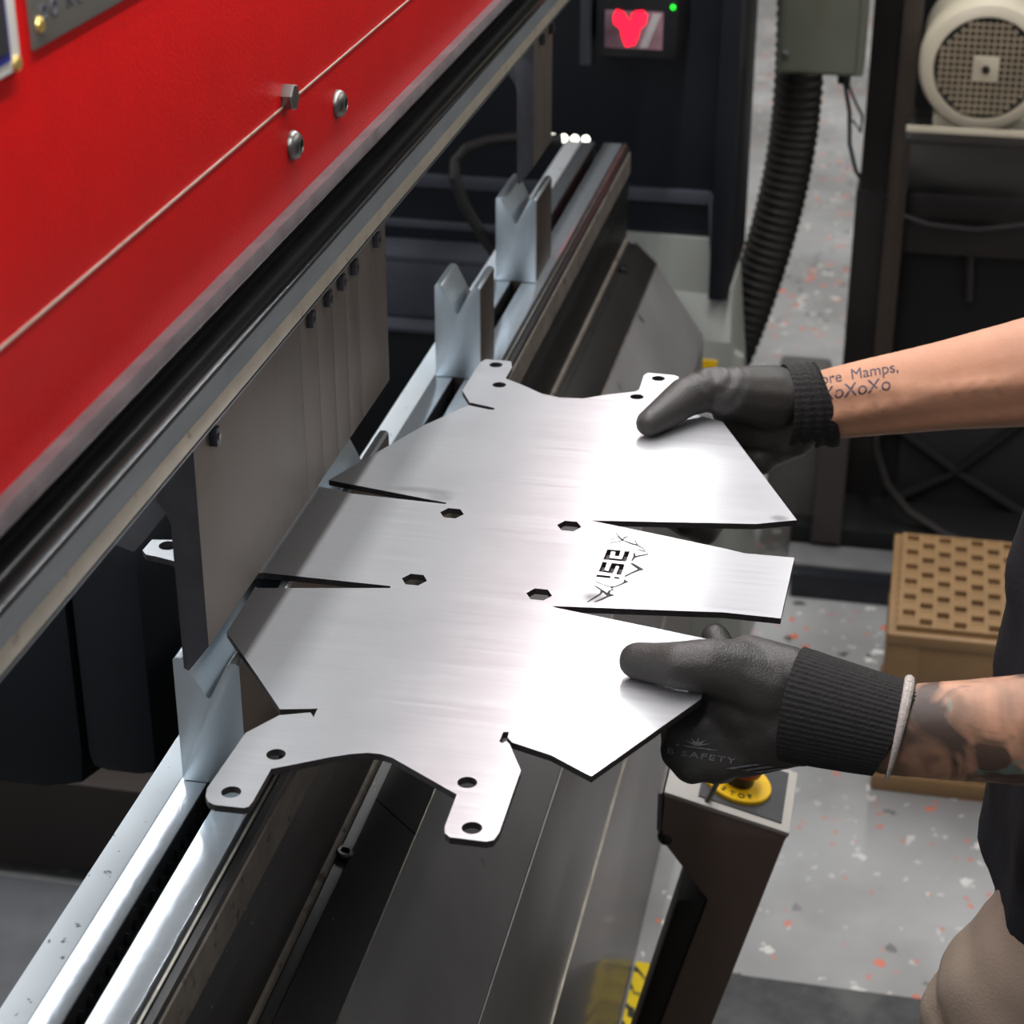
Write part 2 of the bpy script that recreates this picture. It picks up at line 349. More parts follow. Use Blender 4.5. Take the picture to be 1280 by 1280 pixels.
def drape(me, target, lift=0.0006, axis=(0, 0, 1), subdivide=True):   # press a flat mesh onto a surface
    if subdivide:
        bm = bmesh.new(); bm.from_mesh(me); bmesh.ops.triangulate(bm, faces=bm.faces)
        bmesh.ops.subdivide_edges(bm, edges=[e for e in bm.edges if e.calc_length() > 0.004], cuts=2); bm.to_mesh(me); bm.free()
    t = BVHTree.FromPolygons([v.co.copy() for v in target.vertices], [tuple(p.vertices) for p in target.polygons])
    a = Vector(axis).normalized()
    for v in me.vertices:
        h = t.ray_cast(v.co + a*0.2, -a)
        if h[0] is None: h = t.find_nearest(v.co)
        v.co = h[0] + h[1]*lift
    return me
def mixpt(a, b, t): return tuple(a[i]+(b[i]-a[i])*t for i in range(3))

# ------------------------------------------------------------------ setting
structure('floor', MB().box(-4, 12, -7, 5, -0.05, 0), 'floor')
structure('wall_far', MB().box(12, 12.1, -7, 5, -0.05, 5.6), 'mist')
structure('wall_rear', MB().box(-4, 12, 5, 5.1, -0.05, 5.6), 'mist')
structure('ceiling', MB().box(-4, 12.1, -7, 5.1, 5.6, 5.7), 'mist')

# ------------------------------------------------------------------ press brake
PB = thing('press_brake', (0.3, 0.1, 0), 'large press brake with red ram, black clamp rail and dark grey bed', 'machine')
XA, XB = -1.0, 1.56                                    # ends of the ram along the bend line
ram = MB().box(XA, XB, -0.045, 0.06, 1.2600, 2.05).build('ram_panel', 'red', PB)
MB().box(XA, XB, -0.0456, -0.0448, 1.3230, 1.3240).build('scribe_line', 'clamp_cream', ram)
MB().prism([(-0.02, 1.2597), (-0.052, 1.2668), (-0.056, 1.2697), (-0.0575, 1.2625), (-0.053, 1.2568), (-0.02, 1.2572)], XA, XB).build('clamp_lip', 'lip', PB, 0.0008)
MB().prism([(0.05, 1.262), (-0.028, 1.262), (-0.028, 1.196), (0.05, 1.196)], XA, XB).build('clamp_recess', 'black', PB)
bar = [(-0.0335+0.0098*math.cos(a), 1.2195+0.0098*math.sin(a)) for a in (2*math.pi*k/28 for k in range(28))]
MB().prism(bar, XA, XB-0.02).build('clamp_bar', 'black_bar', PB, 0, 40)
MB().prism([(-0.0128, 1.1985), (-0.029, 1.1969), (-0.0345, 1.1897), (-0.0128, 1.1897)], XA, XB).build('clamp_plate', 'clamp_grey', PB)
MB().prism([(-0.0128, 1.1889), (-0.034, 1.1889), (-0.035, 1.1790), (-0.0128, 1.1790)], XA, XB).build('clamp_edge', 'clamp_cream', PB, 0.0006)
MB().prism([(-0.0128, 1.1741), (-0.031, 1.1741), (-0.031, 1.1729), (-0.034, 1.1765), (-0.034, 1.1754), (-0.0128, 1.1754)], XA, XB).build('clamp_underside', 'clamp_grey', PB)
MB().box(XA, XB, 0.0150, 0.050, 1.168, 1.1985).build('rear_jaw', 'black', PB, 0.001)
# bolts on the ram
def bolt(name, x, z, r, domed):
    b = MB()
    if domed: b.lathe([(r, 0), (r, 0.001), (r*0.96, 0.0025), (r*0.8, 0.0045), (r*0.5, 0.0060), (r*0.42, 0.0062), (r*0.40, 0.003)], (x, -0.045, z), (0, -1, 0), 24)
    else: b.lathe([(r*0.98, 0), (r*1.0, 0.001), (r*1.0, 0.0055), (r*0.9, 0.0065), (r*0.5, 0.0066)], (x, -0.045, z), (0, -1, 0), 6)
    b.build(name, 'chrome', PB, 0, 30)
bolt('hex_bolt', *(lambda p: (p[0], p[2]))((0.0639, -0.047, 1.3284)), 0.0080, False)
for p in ((0.1652, -0.048, 1.2978), (0.0724, -0.048, 1.2978)): bolt('button_bolt', p[0], p[2], 0.0088, True)
# riveted plates on the ram
tg = MB().box(-0.2555, -0.03, -0.0465, -0.045, 1.2597+0.1695, 1.56).build('maker_tag', 'tag_grey', PB, 0.0006)
MB().lathe([(0.0035, 0), (0.0032, 0.0012), (0.002, 0.002)], (-0.2483, -0.0465, 1.4382), (0, -1, 0), 12).build('rivet', 'brass', tg)
place(t := text_mesh('DO NOT REMOVE', 0.0095, 0, 0.0003, 1.6, 'LEFT'), (-0.2470, -0.0467, 1.4418), (1, 0, 0), (0, 0, 1)); link('lettering', t, 'tag_text', tg)
sg = MB().box(-0.45, (-0.2703, -0.046, 1.4263)[0], -0.0475, -0.045, (-0.2703, -0.046, 1.4263)[2], 1.60).build('warning_sign', 'sign_white', PB, 0.0006)
q = (-0.2797, -0.0475, 1.4312)
MB().box(-0.44, q[0], -0.0481, -0.0474, q[2], 1.59).build('sign_border', 'sign_blue', sg)
q = (-0.2821, -0.0475, 1.4318)
MB().box(-0.438, q[0], -0.0486, -0.048, q[2]+0.0035, 1.588).build('sign_panel', 'ink', sg)
MB().lathe([(0.0032, 0), (0.003, 0.0012), (0.002, 0.0018)], (-0.2751, -0.0475, 1.4291), (0, -1, 0), 12).build('rivet', 'brass', sg)
# die rail on top of the bed
rail = MB().prism([(0.0230, 0.905), (0.0057, 0.905), (0.0057, 0.880), (-0.0067, 0.880), (-0.0067, 0.905), (-0.0298, 0.905), (-0.0298, 0.84), (0.0230, 0.84)], XA, 1.467).build('die_rail', 'rail', PB, 0.0005)
MB().prism([(0.0428, 0.905), (0.0234, 0.905), (0.0234, 0.84), (0.0428, 0.84)], XA, 1.467).build('rail_back_strip', 'rail_white', rail, 0.0006)
MB().box(XA, 1.46, 0.0058-0.0004, 0.0061, 0.8802, 0.9038).build('slot_wall', 'rail_black', rail)
MB().box(XA, 1.46, -0.0066, 0.0056, 0.8795, 0.8812).build('slot_floor', 'rail_black', rail)
tick = MB().cyl((0, 0.0058, 0.8925), (0, 0.0030, 0.8925), 0.0035, 8).mesh('slot_stud')
for k in range(21):
    o = link('slot_stud', tick, 'rail_black', rail) if k == 0 else link('slot_stud', tick, [], rail)
    o.location = (-0.30 + k*0.0135, 0, 0)
MB().prism([(-0.0298, 0.9025), (-0.0340, 0.9025), (-0.0340, 0.9050), (-0.0356, 0.9050), (-0.0356, 0.9020), (-0.0400, 0.9010), (-0.0400, 0.84), (-0.0298, 0.84)], XA, 1.467).build('rail_front_strip', 'rail_black', rail)
MB().box(XA, 1.467, -0.0357, -0.0341, 0.9046, 0.9056).build('rail_front_edge', 'edge_bright', rail)
MB().prism([(-0.0395, 0.8955), (-0.0412, 0.8940), (-0.0412, 0.8672), (-0.0395, 0.8660)], XA, 1.467).build('rail_lower_band', 'rail_brown', rail)
# bed
XE = 1.475
MB().prism([(0.043, 0.8402), (-0.0375, 0.8402), (-0.0375, 0.772), (-0.0490, 0.769), (-0.0760, 0.742), (-0.0760, 0.60), (0.043, 0.60)], XA, XE).build('bed_body', 'bed_black', PB)
MB().prism([(-0.0375, 0.7790), (-0.0400, 0.7775), (-0.0412, 0.7735), (-0.0375, 0.7715)], XA, XE).build('bed_rib', 'rail_brown', PB, 0.0004)
for i, (a, b) in enumerate(((XA, (0.1789, -0.0626, 0.758)[0]-0.0006), ((0.1789, -0.0626, 0.758)[0]+0.0006, 0.70), (0.7016, XE))):
    c = MB().prism([(-0.0485, 0.7700), (-0.0500, 0.7718), (-0.0795, 0.7440), (-0.0765, 0.7415)], a, b).build('cover_strip', 'bed_black', PB, 0.0006)
    MB().box(a, b, -0.0800, -0.0790, 0.7432, 0.7444).build('strip_edge', 'edge_bright', c)
for x, y in (((0.1085, -0.0447, 0.776)[0], (0.1085, -0.0447, 0.776)[1]), ((0.2153, -0.0209, 0.776)[0], (0.2153, -0.0209, 0.776)[1]), ((1.3658, -0.0503, 0.776)[0], (1.3658, -0.0503, 0.776)[1]), (0.62, -0.044)):
    MB().lathe([(0.0065, 0), (0.0065, 0.005), (0.0055, 0.0065), (0.0035, 0.0065), (0.0033, 0.003)], (x, y, 0.7695), (0, -0.25, 1), 16).build('cap_bolt', 'black', PB)
MB().prism([(-0.0760, 0.7408), (-0.0795, 0.7425), (-0.1440, 0.6480), (-0.1440, 0.60), (-0.0760, 0.60)], XA, XE).build('sloped_panel', 'bed', PB, 0.0006)
MB().prism([(-0.060, 0.6440), (-0.1452, 0.6440), (-0.1462, 0.4030), (-0.060, 0.4030)], XA, XE).build('front_panel', 'bed', PB, 0.0008)
MB().prism([(-0.060, 0.4015), (-0.1472, 0.4015), (-0.1450, 0.0), (-0.060, 0.0)], XA, XE).build('front_skirt', 'bed_gloss', PB, 0.0006)
MB().box(XA, XE, -0.1478, -0.1462, 0.4005, 0.4030).build('skirt_edge', 'edge_bright', PB)
MB().box(XA, XE, -0.060, 0.043, 0.0, 0.602).build('bed_core', 'bed_black', PB)
# far side frame
side = MB().prism([(-0.150, 0.60), (-0.150, 2.1), (1.2, 2.1), (1.2, 0.0), (-0.02, 0.0), (-0.02, 0.60)], 1.78, 2.0).build('side_frame', 'navy', PB, 0.003)
MB().box(1.772, 1.781, -0.112, 0.9, 0.7330, 0.7520).build('frame_rib', 'rib', side, 0.001)
MB().box(1.772, 1.781, -0.112, 0.9, 0.6690, 0.6800).build('frame_rib', 'rib', side, 0.001)
MB().prism([(-0.112, 0.752), (-0.124, 0.745), (-0.130, 0.640), (-0.118, 0.650)], 1.770, 1.781).build('frame_rib', 'rib', side, 0.001)
MB().box(1.74, 1.781, -0.150, -0.122, 0.60, 2.1).build('frame_post', 'navy', side, 0.002)
MB().box(1.70, 1.781, 0.20, 0.9, 0.640, 0.6500).build('rear_shelf', 'rib', side, 0.001)
MB().box(1.66, 1.781, 0.20, 0.9, 0.545, 0.5520).build('rear_shelf', 'rib', side, 0.001)
MB().box(1.68, 1.781, 0.20, 0.9, 0.38, 0.545).build('rear_box', 'gauge', side, 0.002)
MB().box(1.70, 1.781, 0.20, 0.9, 0.555, 0.640).build('rear_box', 'rib', side, 0.002)
MB().prism([(0.03, 0.684), (-0.116, 0.682), (-0.152, 0.512), (-0.175, 0.50), (-0.200, 0.0), (0.03, 0.0)], 1.77, 1.79).build('side_foot_back', 'grey_block', PB, 0.001)
fb = MB()
A = [(1.74, -0.1023, 0.5353), (1.74, -0.1579, 0.5347), (1.74, -0.183, 0.4846), (1.74, -0.107, 0.4782)]
a0, a1, a2, a3 = A
B0, B1 = (1.775, -0.0615, 0.6111), (1.775, -0.1531, 0.6054)
R1, R2 = (1.9, -0.1534, 0.6045), (1.9, -0.1955, 0.4203)
a3b = (a3[0], a3[1], 0.0); a2b = (a2[0], a2[1]-0.02, 0.0); R2b = (R2[0], R2[1]-0.02, 0.0)
fb.add([a0, a1, a2b, a3b, B0, B1, R1, R2b, (1.90, B0[1], 0.0), (1.90, B0[1], B0[2])], [(0,1,2,3), (4,5,1,0), (5,6,7,2,1), (3,8,9,4,0), (4,9,6,5), (9,8,7,6), (3,2,7,8)])
foot = fb.build('side_foot', 'grey_block', PB, 0.0015, 20)
qa, qb = (1.7385, -0.1084, 0.5059), (1.7385, -0.1401, 0.4906)
MB().box(1.7365, 1.7398, qb[1], qa[1], qb[2]-0.02, qa[2]).build('yellow_sticker', 'yellow', foot)
# lamp row on the far bed end
st = MB().box(1.495, 1.51, 0.012, 0.075, 0.885, 0.893).build('lamp_strip', 'black', PB, 0.001)
for k in range(4): ball(MB(), (1.497, 0.066-0.0145*k, 0.899), 0.0055, 8).build('lamp', glow('white_lamp', (255, 255, 240), 3.0) if k == 0 else bpy.data.materials['white_lamp'], st)
# laser guard unit
lu = MB().box(1.62, 1.775, -0.075, 0.032, 0.978, 1.12).build('laser_unit', 'black', PB, 0.004)
scr = MB().box(1.6185, 1.6205, -0.058, 0.020, 0.9905, 1.0405).build('laser_window', mat('pink_grey_window', (150, 112, 122), 0.25, 0, 0.3, 40), lu, 0.001)
heart = [(0.0, 0.34), (0.12, 0.44), (0.30, 0.46), (0.40, 0.34), (0.36, 0.14), (0.22, 0.0), (0.20, -0.16), (0.12, -0.36), (-0.10, -0.42), (-0.2, -0.2), (-0.24, 0.0), (-0.40, 0.12), (-0.42, 0.30), (-0.34, 0.46), (-0.16, 0.40), (-0.04, 0.22), (0.04, 0.20)]
MB().prism([(-0.0145-0.056*y, 1.0165+0.056*z) for y, z in heart], 1.6170, 1.6186).build('laser_pattern', glow('red_laser_glow', (255, 20, 50), 2.2), scr)
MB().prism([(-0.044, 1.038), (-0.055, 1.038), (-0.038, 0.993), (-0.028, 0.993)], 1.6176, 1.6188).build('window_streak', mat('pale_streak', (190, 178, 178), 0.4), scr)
ball(MB(), (1.617, -0.0705, 1.0480), 0.0035, 8).build('green_indicator', glow('green_indicator_glow', (20, 230, 40), 2.0), lu)
MB().box(1.66, 1.775, 0.045, 0.060, 0.955, 1.12).build('unit_bracket', 'rib', lu, 0.001)
# rear of the machine, seen below the ram
MB().tube([(1.45, 0.048, 0.9091), (1.42, 0.0942, 0.9189), (1.4, 0.1314, 0.9182), (1.38, 0.1559, 0.9121), (1.37, 0.1682, 0.8967), (1.36, 0.1661, 0.8801), (1.36, 0.1541, 0.8454), (1.36, 0.1336, 0.8108), (1.36, 0.1077, 0.7753), (1.36, 0.0816, 0.7394)], 0.0075, 12).build('looped_cable', 'hose', PB)
MB().box(-0.9, 1.6, 0.66, 0.74, 0.78, 0.88).build('gauge_beam', 'gauge', PB, 0.004)
MB().prism([(0.26, 0.60), (0.26, 0.88), (0.66, 0.88), (0.66, 0.60)], 0.35, 0.56).build('gauge_carriage', 'gauge', PB, 0.05)
MB().prism([(0.20, 0.63), (0.20, 0.86), (0.27, 0.88), (0.27, 0.63)], 0.36, 0.47).build('gauge_finger', 'gauge', PB, 0.02)
MB().box(0.98, 1.05, 0.05, 1.2, 0.02, 0.16).build('rear_crossbar', 'rear_floor_box', PB, 0.004)
MB().box(1.10, 1.30, 0.05, 1.2, 0.05, 0.20).build('rear_crossbar', 'rear_floor_box', PB, 0.004)
MB().box(-1.0, 0.962, 0.045, 1.6, 0.0, 0.012).build('shaded_rear_floor', mat('grey_floor_shade', (112, 115, 120), 0.5), PB)  # added sheet standing for the rear floor, its shade put into the colour
LD = MB().box(-0.25, 1.05, 0.236, 0.250, 1.302, 1.312).build('rear_lamp_bar', 'black', PB)
ld = MB()
for k in range(76): ld.box(-0.24+k*0.0167, -0.24+k*0.0167+0.0028, 0.2405, 0.2450, 1.3005, 1.3021)
ld = ld.build('lamp_diodes', glow('cool_diode', (230, 242, 255), 150), LD, 0, 0); ld['kind'] = 'stuff'
# front lamp bar carried by the ram
lb = MB().box(-0.75, 1.5, -0.130, -0.086, 1.685, 1.71).build('lamp_bar', 'black', PB, 0.002)
for x in (-0.5, 0.4, 1.3): MB().box(x, x+0.03, -0.12, -0.04, 1.70, 1.715).build('lamp_bracket', 'black', lb)

# ------------------------------------------------------------------ punches
PP = [(-0.0120, 1.1760), (-0.0120, 1.0200), (0.0020, 1.0015), (0.0050, 1.0030), (0.0055, 1.1000), (0.0075, 1.1060), (0.0130, 1.1140), (0.0140, 1.1760)]
def punch(x0, x1, pins, label, group='punches in the ram clamp'):
    t = thing('punch', ((x0+x1)/2, 0, 1.0015), label, 'tool', group)
    me = MB().prism(PP, x0+0.0002, x1-0.0002).mesh('blade', 0.0003)
    o = link('blade', me, ['punch', 'punch_end'], t)
    for p in me.polygons:
        if abs(p.normal.x) > 0.9: p.material_index = 1
    for x in pins:
        b = MB().box(x-0.0032, x+0.0032, -0.0170, -0.0118, 1.1395, 1.1510).build('safety_pin', 'punch_end', t, 0.0008)
        MB().cyl((x, -0.0171, 1.1450), (x, -0.0178, 1.1450), 0.0022, 12).build('pin_button', 'chrome', b)
    return t
punch(-0.033, 0.1695, [-0.004], 'longest grey punch at the near end of the row, scratched face')
punch(0.1695, 0.207, [0.188], 'second punch from the near end, narrow section right after the long one')
punch(0.207, 0.2435, [0.228], 'third punch from the near end of the row, narrow section')
punch(0.2435, 0.276, [0.261], 'fourth punch from the near end, narrow section in mid row')
punch(0.276, 0.309, [0.293], 'fifth punch from the near end, narrow section next to the last')
punch(0.309, 0.3865, [0.354], 'sixth punch from the near end, last before the open gap')
punch(0.965, 1.0245, [1.00], 'slim far punch above the rearmost die, near half of the pair')
punch(1.0250, 1.068, [1.05], 'slim far punch above the rearmost die, far half of the pair')

# ------------------------------------------------------------------ dies
DP = [(-0.0215, 0.9055), (-0.0215, 0.9935), (-0.0195, 0.9955), (-0.0155, 0.9955), (-0.0135, 0.9935), (-0.0015, 0.9695), (0.0, 0.9685), (0.0015, 0.9695), (0.0135, 0.9935), (0.0155, 0.9955), (0.0195, 0.9955), (0.0215, 0.9935), (0.0215, 0.9055)]
def die(x0, x1, label, slot=False):
    t = thing('die', ((x0+x1)/2, 0, 0.9055), label, 'tool', 'dies on the rail')
    me = MB().prism(DP, x0, x1).mesh('block', 0.0003); link('block', me, ['die', 'die_side'], t)
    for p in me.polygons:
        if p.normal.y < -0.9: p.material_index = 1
    MB().box(x0+0.002, x1-0.002, -0.0055, 0.0048, 0.884, 0.9056).build('tang', 'die_side', t)
    return t
die(-0.010, 0.345, 'long bright steel die under the near punch with its groove showing at the end')
die(0.668, 0.728, 'short bright die standing alone between the two punch groups')
die(0.935, 1.020, 'rearmost bright die below the slim far punches')

# ------------------------------------------------------------------ the sheet metal plate
outline = [(-0.0667, -0.0655), (-0.0885, -0.0524), (-0.1454, -0.0495), (-0.1528, -0.0512), (-0.1576, -0.0543), (-0.1597, -0.0586), (-0.1593, -0.0752), (-0.1574, -0.0773), (-0.1527, -0.078), (-0.1205, -0.078), (-0.1119, -0.092), (-0.1028, -0.1065), (-0.0972, -0.1174), (-0.0941, -0.1264), (-0.0939, -0.1337), (-0.0961, -0.1408), (-0.1065, -0.1573), (-0.1237, -0.1845), (-0.1538, -0.185), (-0.1594, -0.1863), (-0.1626, -0.1897), (-0.1625, -0.2095), (-0.1604, -0.2129), (-0.1535, -0.2144), (-0.0939, -0.214), (-0.0692, -0.2025), (-0.0664, -0.2), (-0.0692, -0.1983), (-0.068, -0.1962), (-0.0578, -0.1964), (-0.0571, -0.1995), (-0.063, -0.2), (-0.0673, -0.2035), (-0.0756, -0.2277), (-0.0918, -0.2532), (0.0003, -0.3028)]
outline += [(0.030, -0.305)]
outline += [(0.069, -0.309), (0.091, -0.1993), (0.0925, -0.1965), (0.1065, -0.3049), (0.1061, -0.3408), (0.1903, -0.3428), (0.1898, -0.3092), (0.1937, -0.2969), (0.217, -0.2001), (0.2348, -0.313), (0.2466, -0.3401), (0.4037, -0.2711)]
far_tab = [(0.4707, -0.2284), (0.4855, -0.2265), (0.4881, -0.2222), (0.4889, -0.2012), (0.4832, -0.1987), (0.4529, -0.1993), (0.4483, -0.1968), (0.4383, -0.1765), (0.4266, -0.1592), (0.4243, -0.1404), (0.4292, -0.1246), (0.4423, -0.1078), (0.4539, -0.0903), (0.4782, -0.0905), (0.4898, -0.0874), (0.491, -0.0845), (0.4907, -0.0657), (0.4829, -0.0626), (0.4228, -0.0616), (0.4005, -0.0726), (0.3943, -0.0932), (0.3908, -0.0952), (0.3899, -0.091), (0.3949, -0.0726), (0.3779, -0.0637), (0.3515, -0.0485), (0.3025, -0.0287), (0.2425, -0.0042), (0.2236, -0.096), (0.2216, -0.0959), (0.2243, -0.0268)]
outline += [(0.428, -0.216)] + far_tab
outline += [(0.236, 0.02), (0.225, 0.075), (0.219, 0.083), (0.213, 0.086), (0.19, 0.087), (0.183, 0.06), (0.133, 0.06), (0.128, 0.087), (0.112, 0.0875), (0.1065, 0.083), (0.1055, 0.076), (0.090, 0.02)]
outline += [(0.098, -0.0025), (0.0973, -0.0886), (0.0947, -0.0893), (0.0772, -0.0049)]
outline += [(0.079, -0.003), (0.019, -0.004)] + [(-0.0251, -0.0376), (-0.0604, -0.0639), (-0.0563, -0.0816), (-0.0551, -0.0852), (-0.0647, -0.0856), (-0.0601, -0.0823)]
def ring(c, r, n, a0=0.0): return [(c[0]+r*math.cos(a0+2*math.pi*k/n), c[1]+r*math.sin(a0+2*math.pi*k/n)) for k in range(n)]
holes = [ring(c, 0.0055, 20) for c in [(-0.1062, -0.0762), (-0.1464, -0.0636), (-0.1114, -0.1875), (-0.1522, -0.1994), (0.4399, -0.088), (0.4805, -0.0766), (0.4382, -0.1996), (0.4789, -0.2111)]]
holes += [ring(c, 0.0085, 6, math.pi/2) for c in [(0.2084, -0.1036), (0.109, -0.1018), (0.2056, -0.1872), (0.1059, -0.1855)]]
holes += [ring((0.122, 0.073), 0.0065, 16), ring((0.198, 0.073), 0.0065, 16)]
holes += [
 [(0.1756, -0.2185), (0.1766, -0.2192), (0.1769, -0.2276), (0.1679, -0.2278), (0.1685, -0.2246), (0.1744, -0.2245), (0.1741, -0.2215), (0.1649, -0.2218), (0.1646, -0.2302), (0.1763, -0.2304), (0.1769, -0.2337), (0.1638, -0.2337), (0.1619, -0.2331), (0.1618, -0.2182)],
 [(0.1586, -0.2184), (0.1581, -0.2214), (0.147, -0.2213), (0.1464, -0.2241), (0.1579, -0.2245), (0.158, -0.2323), (0.1567, -0.2333), (0.1425, -0.2332), (0.143, -0.2298), (0.154, -0.2302), (0.155, -0.228), (0.1436, -0.2275), (0.1446, -0.218)],
 [(0.1398, -0.2175), (0.1398, -0.2268), (0.1369, -0.2268), (0.137, -0.2175)],
 [(0.1394, -0.2294), (0.1393, -0.2328), (0.1369, -0.2328), (0.1369, -0.2293)]]
pm = flat_shape(outline, holes, 0.0042, 1.0); finish(pm, 20)
for p in pm.polygons: p.material_index = 0 if abs(p.normal.z) > 0.5 else 1
plate = thing('skid_plate_blank', (0.16, -0.15, 0.9958), 'large laser-cut brushed steel blank with V notches and hexagon holes in gloved hands', 'metal sheet')
link('sheet', pm, ['plate', 'cut'], plate)
lm = MB()
for poly in (
 [(0.16, -0.2364), (0.1602, -0.2388), (0.1529, -0.247), (0.1511, -0.2444), (0.146, -0.2399), (0.1396, -0.2357), (0.1423, -0.2358), (0.1486, -0.2399), (0.1526, -0.2429)],
 [(0.175, -0.2366), (0.1752, -0.2375), (0.1711, -0.2386), (0.1753, -0.2459), (0.1763, -0.246), (0.1786, -0.2439), (0.1765, -0.2464), (0.1745, -0.2464), (0.1702, -0.2405), (0.1681, -0.2387), (0.1629, -0.2374), (0.1634, -0.2368), (0.1687, -0.2371)],
 [(0.181, -0.2378), (0.1809, -0.2389), (0.1791, -0.2436), (0.1825, -0.2416), (0.1857, -0.2378), (0.1874, -0.2328), (0.1916, -0.2268), (0.1915, -0.2283), (0.1891, -0.233), (0.1876, -0.2368), (0.1936, -0.2342), (0.1935, -0.2349), (0.1869, -0.238), (0.1831, -0.242), (0.1787, -0.2443), (0.1782, -0.2431), (0.1793, -0.2404)],
 [(0.2027, -0.2197), (0.2022, -0.2204), (0.1979, -0.223), (0.1942, -0.2253), (0.1936, -0.2265), (0.1962, -0.2268), (0.1975, -0.2278), (0.1978, -0.2291), (0.2013, -0.2279), (0.198, -0.2295), (0.1964, -0.2281), (0.1945, -0.2272), (0.1917, -0.2272), (0.1908, -0.2263), (0.1933, -0.2246), (0.196, -0.2227), (0.1984, -0.2221)],
 [(0.1849, -0.2178), (0.1872, -0.22), (0.1894, -0.2231), (0.1915, -0.2264), (0.191, -0.2265), (0.1888, -0.2232), (0.1868, -0.2205)],
 [(0.1896, -0.2179), (0.1918, -0.2193), (0.1955, -0.2228), (0.1951, -0.2228), (0.1915, -0.2197)],
 [(0.1371, -0.236), (0.134, -0.2394), (0.1308, -0.2365), (0.1264, -0.2331), (0.125, -0.2312), (0.1226, -0.2304), (0.1217, -0.232), (0.12, -0.23), (0.1162, -0.23), (0.1143, -0.2333), (0.1119, -0.2301), (0.1069, -0.2264), (0.1026, -0.2223), (0.1035, -0.2222), (0.109, -0.2261), (0.1129, -0.2287), (0.1169, -0.2252), (0.1142, -0.2248), (0.109, -0.222), (0.1017, -0.2179), (0.1021, -0.2174), (0.11, -0.221), (0.1153, -0.2238), (0.1195, -0.2233), (0.1241, -0.2186), (0.1248, -0.2188), (0.1208, -0.2237), (0.1166, -0.2281), (0.1197, -0.2286), (0.1218, -0.2305), (0.1238, -0.2296), (0.1252, -0.2283), (0.1269, -0.2239), (0.1297, -0.2187), (0.1304, -0.2187), (0.1273, -0.2238), (0.1255, -0.2287), (0.1264, -0.2318), (0.131, -0.2352), (0.133, -0.2363)]):
    me = flat_shape(poly, [], 0.0002, 1.0002)
    lm.add([v.co for v in me.vertices], [tuple(p.vertices) for p in me.polygons])
lm.build('mountain_emblem', 'ink', plate, 0, 0)

# ------------------------------------------------------------------ control pedestal
CP = thing('control_pedestal', (0.50, -0.17, 0), 'umber sheet metal control post with yellow ringed stop button beside the bed', 'control post')
hx0, hx1 = 0.45, 0.545
MB().prism([(-0.2335, 0.617), (-0.3430, 0.5895), (-0.3405, 0.5840), (-0.2850, 0.3630), (-0.1945, 0.0102), (-0.150, 0.0102), (-0.2760, 0.5100), (-0.2360, 0.5640), (-0.2320, 0.5790)], hx0, hx1).build('post', 'pedestal', CP, 0.0015)
top = MB().prism([(-0.2330, 0.6215), (-0.3440, 0.5935), (-0.3435, 0.5890), (-0.2330, 0.6170)], hx0-0.0006, hx1).build('top_plate', 'pedestal_top', CP, 0.0008)
MB().prism([(-0.2752, 0.508), (-0.2480, 0.502), (-0.150, 0.060), (-0.165, 0.060)], hx0+0.004, hx1-0.01).build('cable_channel', 'black', CP, 0.002)
MB().prism([(-0.2310, 0.6180), (-0.2270, 0.6170), (-0.2270, 0.5790), (-0.2310, 0.5700)], hx0+0.002, hx1).build('side_plate', 'bed', CP, 0.001)
ball(MB(), (0.456, -0.2360, 0.5700), 0.0085, 8).build('lock_knob', 'black', CP)
TN = Vector((0, -0.245, 0.97)).normalized(); TU = Vector((0, -0.97, -0.245)).normalized()      # top plate normal, and its direction to the operator
def on_top(x, y, h=0.0): return Vector((x, y, 0.6215 + (y+0.233)*0.2523)) + TN*h
lg = MB()
ps = [on_top(0.459, -0.2620), on_top(0.459, -0.3360), on_top(0.538, -0.3360), on_top(0.538, -0.2620)]
lg.add([p + TN*0.0012 for p in ps] + [p for p in ps], [(0,1,2,3), (4,5,1,0), (5,6,2,1), (6,7,3,2), (7,4,0,3), (7,6,5,4)]).build('legend_plate', 'label_black', top)
bc = on_top(0.496, -0.2925)
ringo = MB().lathe([(0.020, 0.001), (0.0310, 0.001), (0.0310, 0.0045), (0.0300, 0.0055), (0.020, 0.0055)], bc, TN, 40).build('stop_ring', 'yellow', top)
MB().lathe([(0.012, 0.005), (0.014, 0.0055), (0.0135, 0.014), (0.012, 0.016)], bc, TN, 28).build('button_collar', 'black', top)
MB().lathe([(0.010, 0.015), (0.0175, 0.018), (0.0185, 0.024), (0.0150, 0.029), (0.006, 0.0315)], bc, TN, 32).build('stop_button', 'estop_red', top)
for k, ch in enumerate('STOP'):
    a = math.radians(208 - 20*k); d = Vector((1, 0, 0))*math.cos(a) + TU*math.sin(a)
    t = text_mesh(ch, 0.0085); place(t, bc + d*0.0245 + TN*0.0058, TU*(-math.cos(a)) + Vector((1, 0, 0))*math.sin(a), d*(-1)); link('lettering', t, 'ink', ringo)
MB().cyl(on_top(0.4560, -0.2700, -0.002), on_top(0.4600, -0.2740, 0.026), 0.0026, 14).build('steel_pin', 'chrome', top)

# ------------------------------------------------------------------ floor mat
FM = thing('floor_mat', (0.0, -0.5, 0), 'dark grey rubber mat with yellow hazard border beside the machine', 'mat')
MB().box(-1.2, 0.962, -1.1, -0.178, 0.0, 0.010).build('mat_surface', 'mat', FM, 0.002)
MB().box(-1.2, 0.962, -0.178, -0.1485, 0.0, 0.0095).build('hazard_border', 'hazard', FM, 0.002)

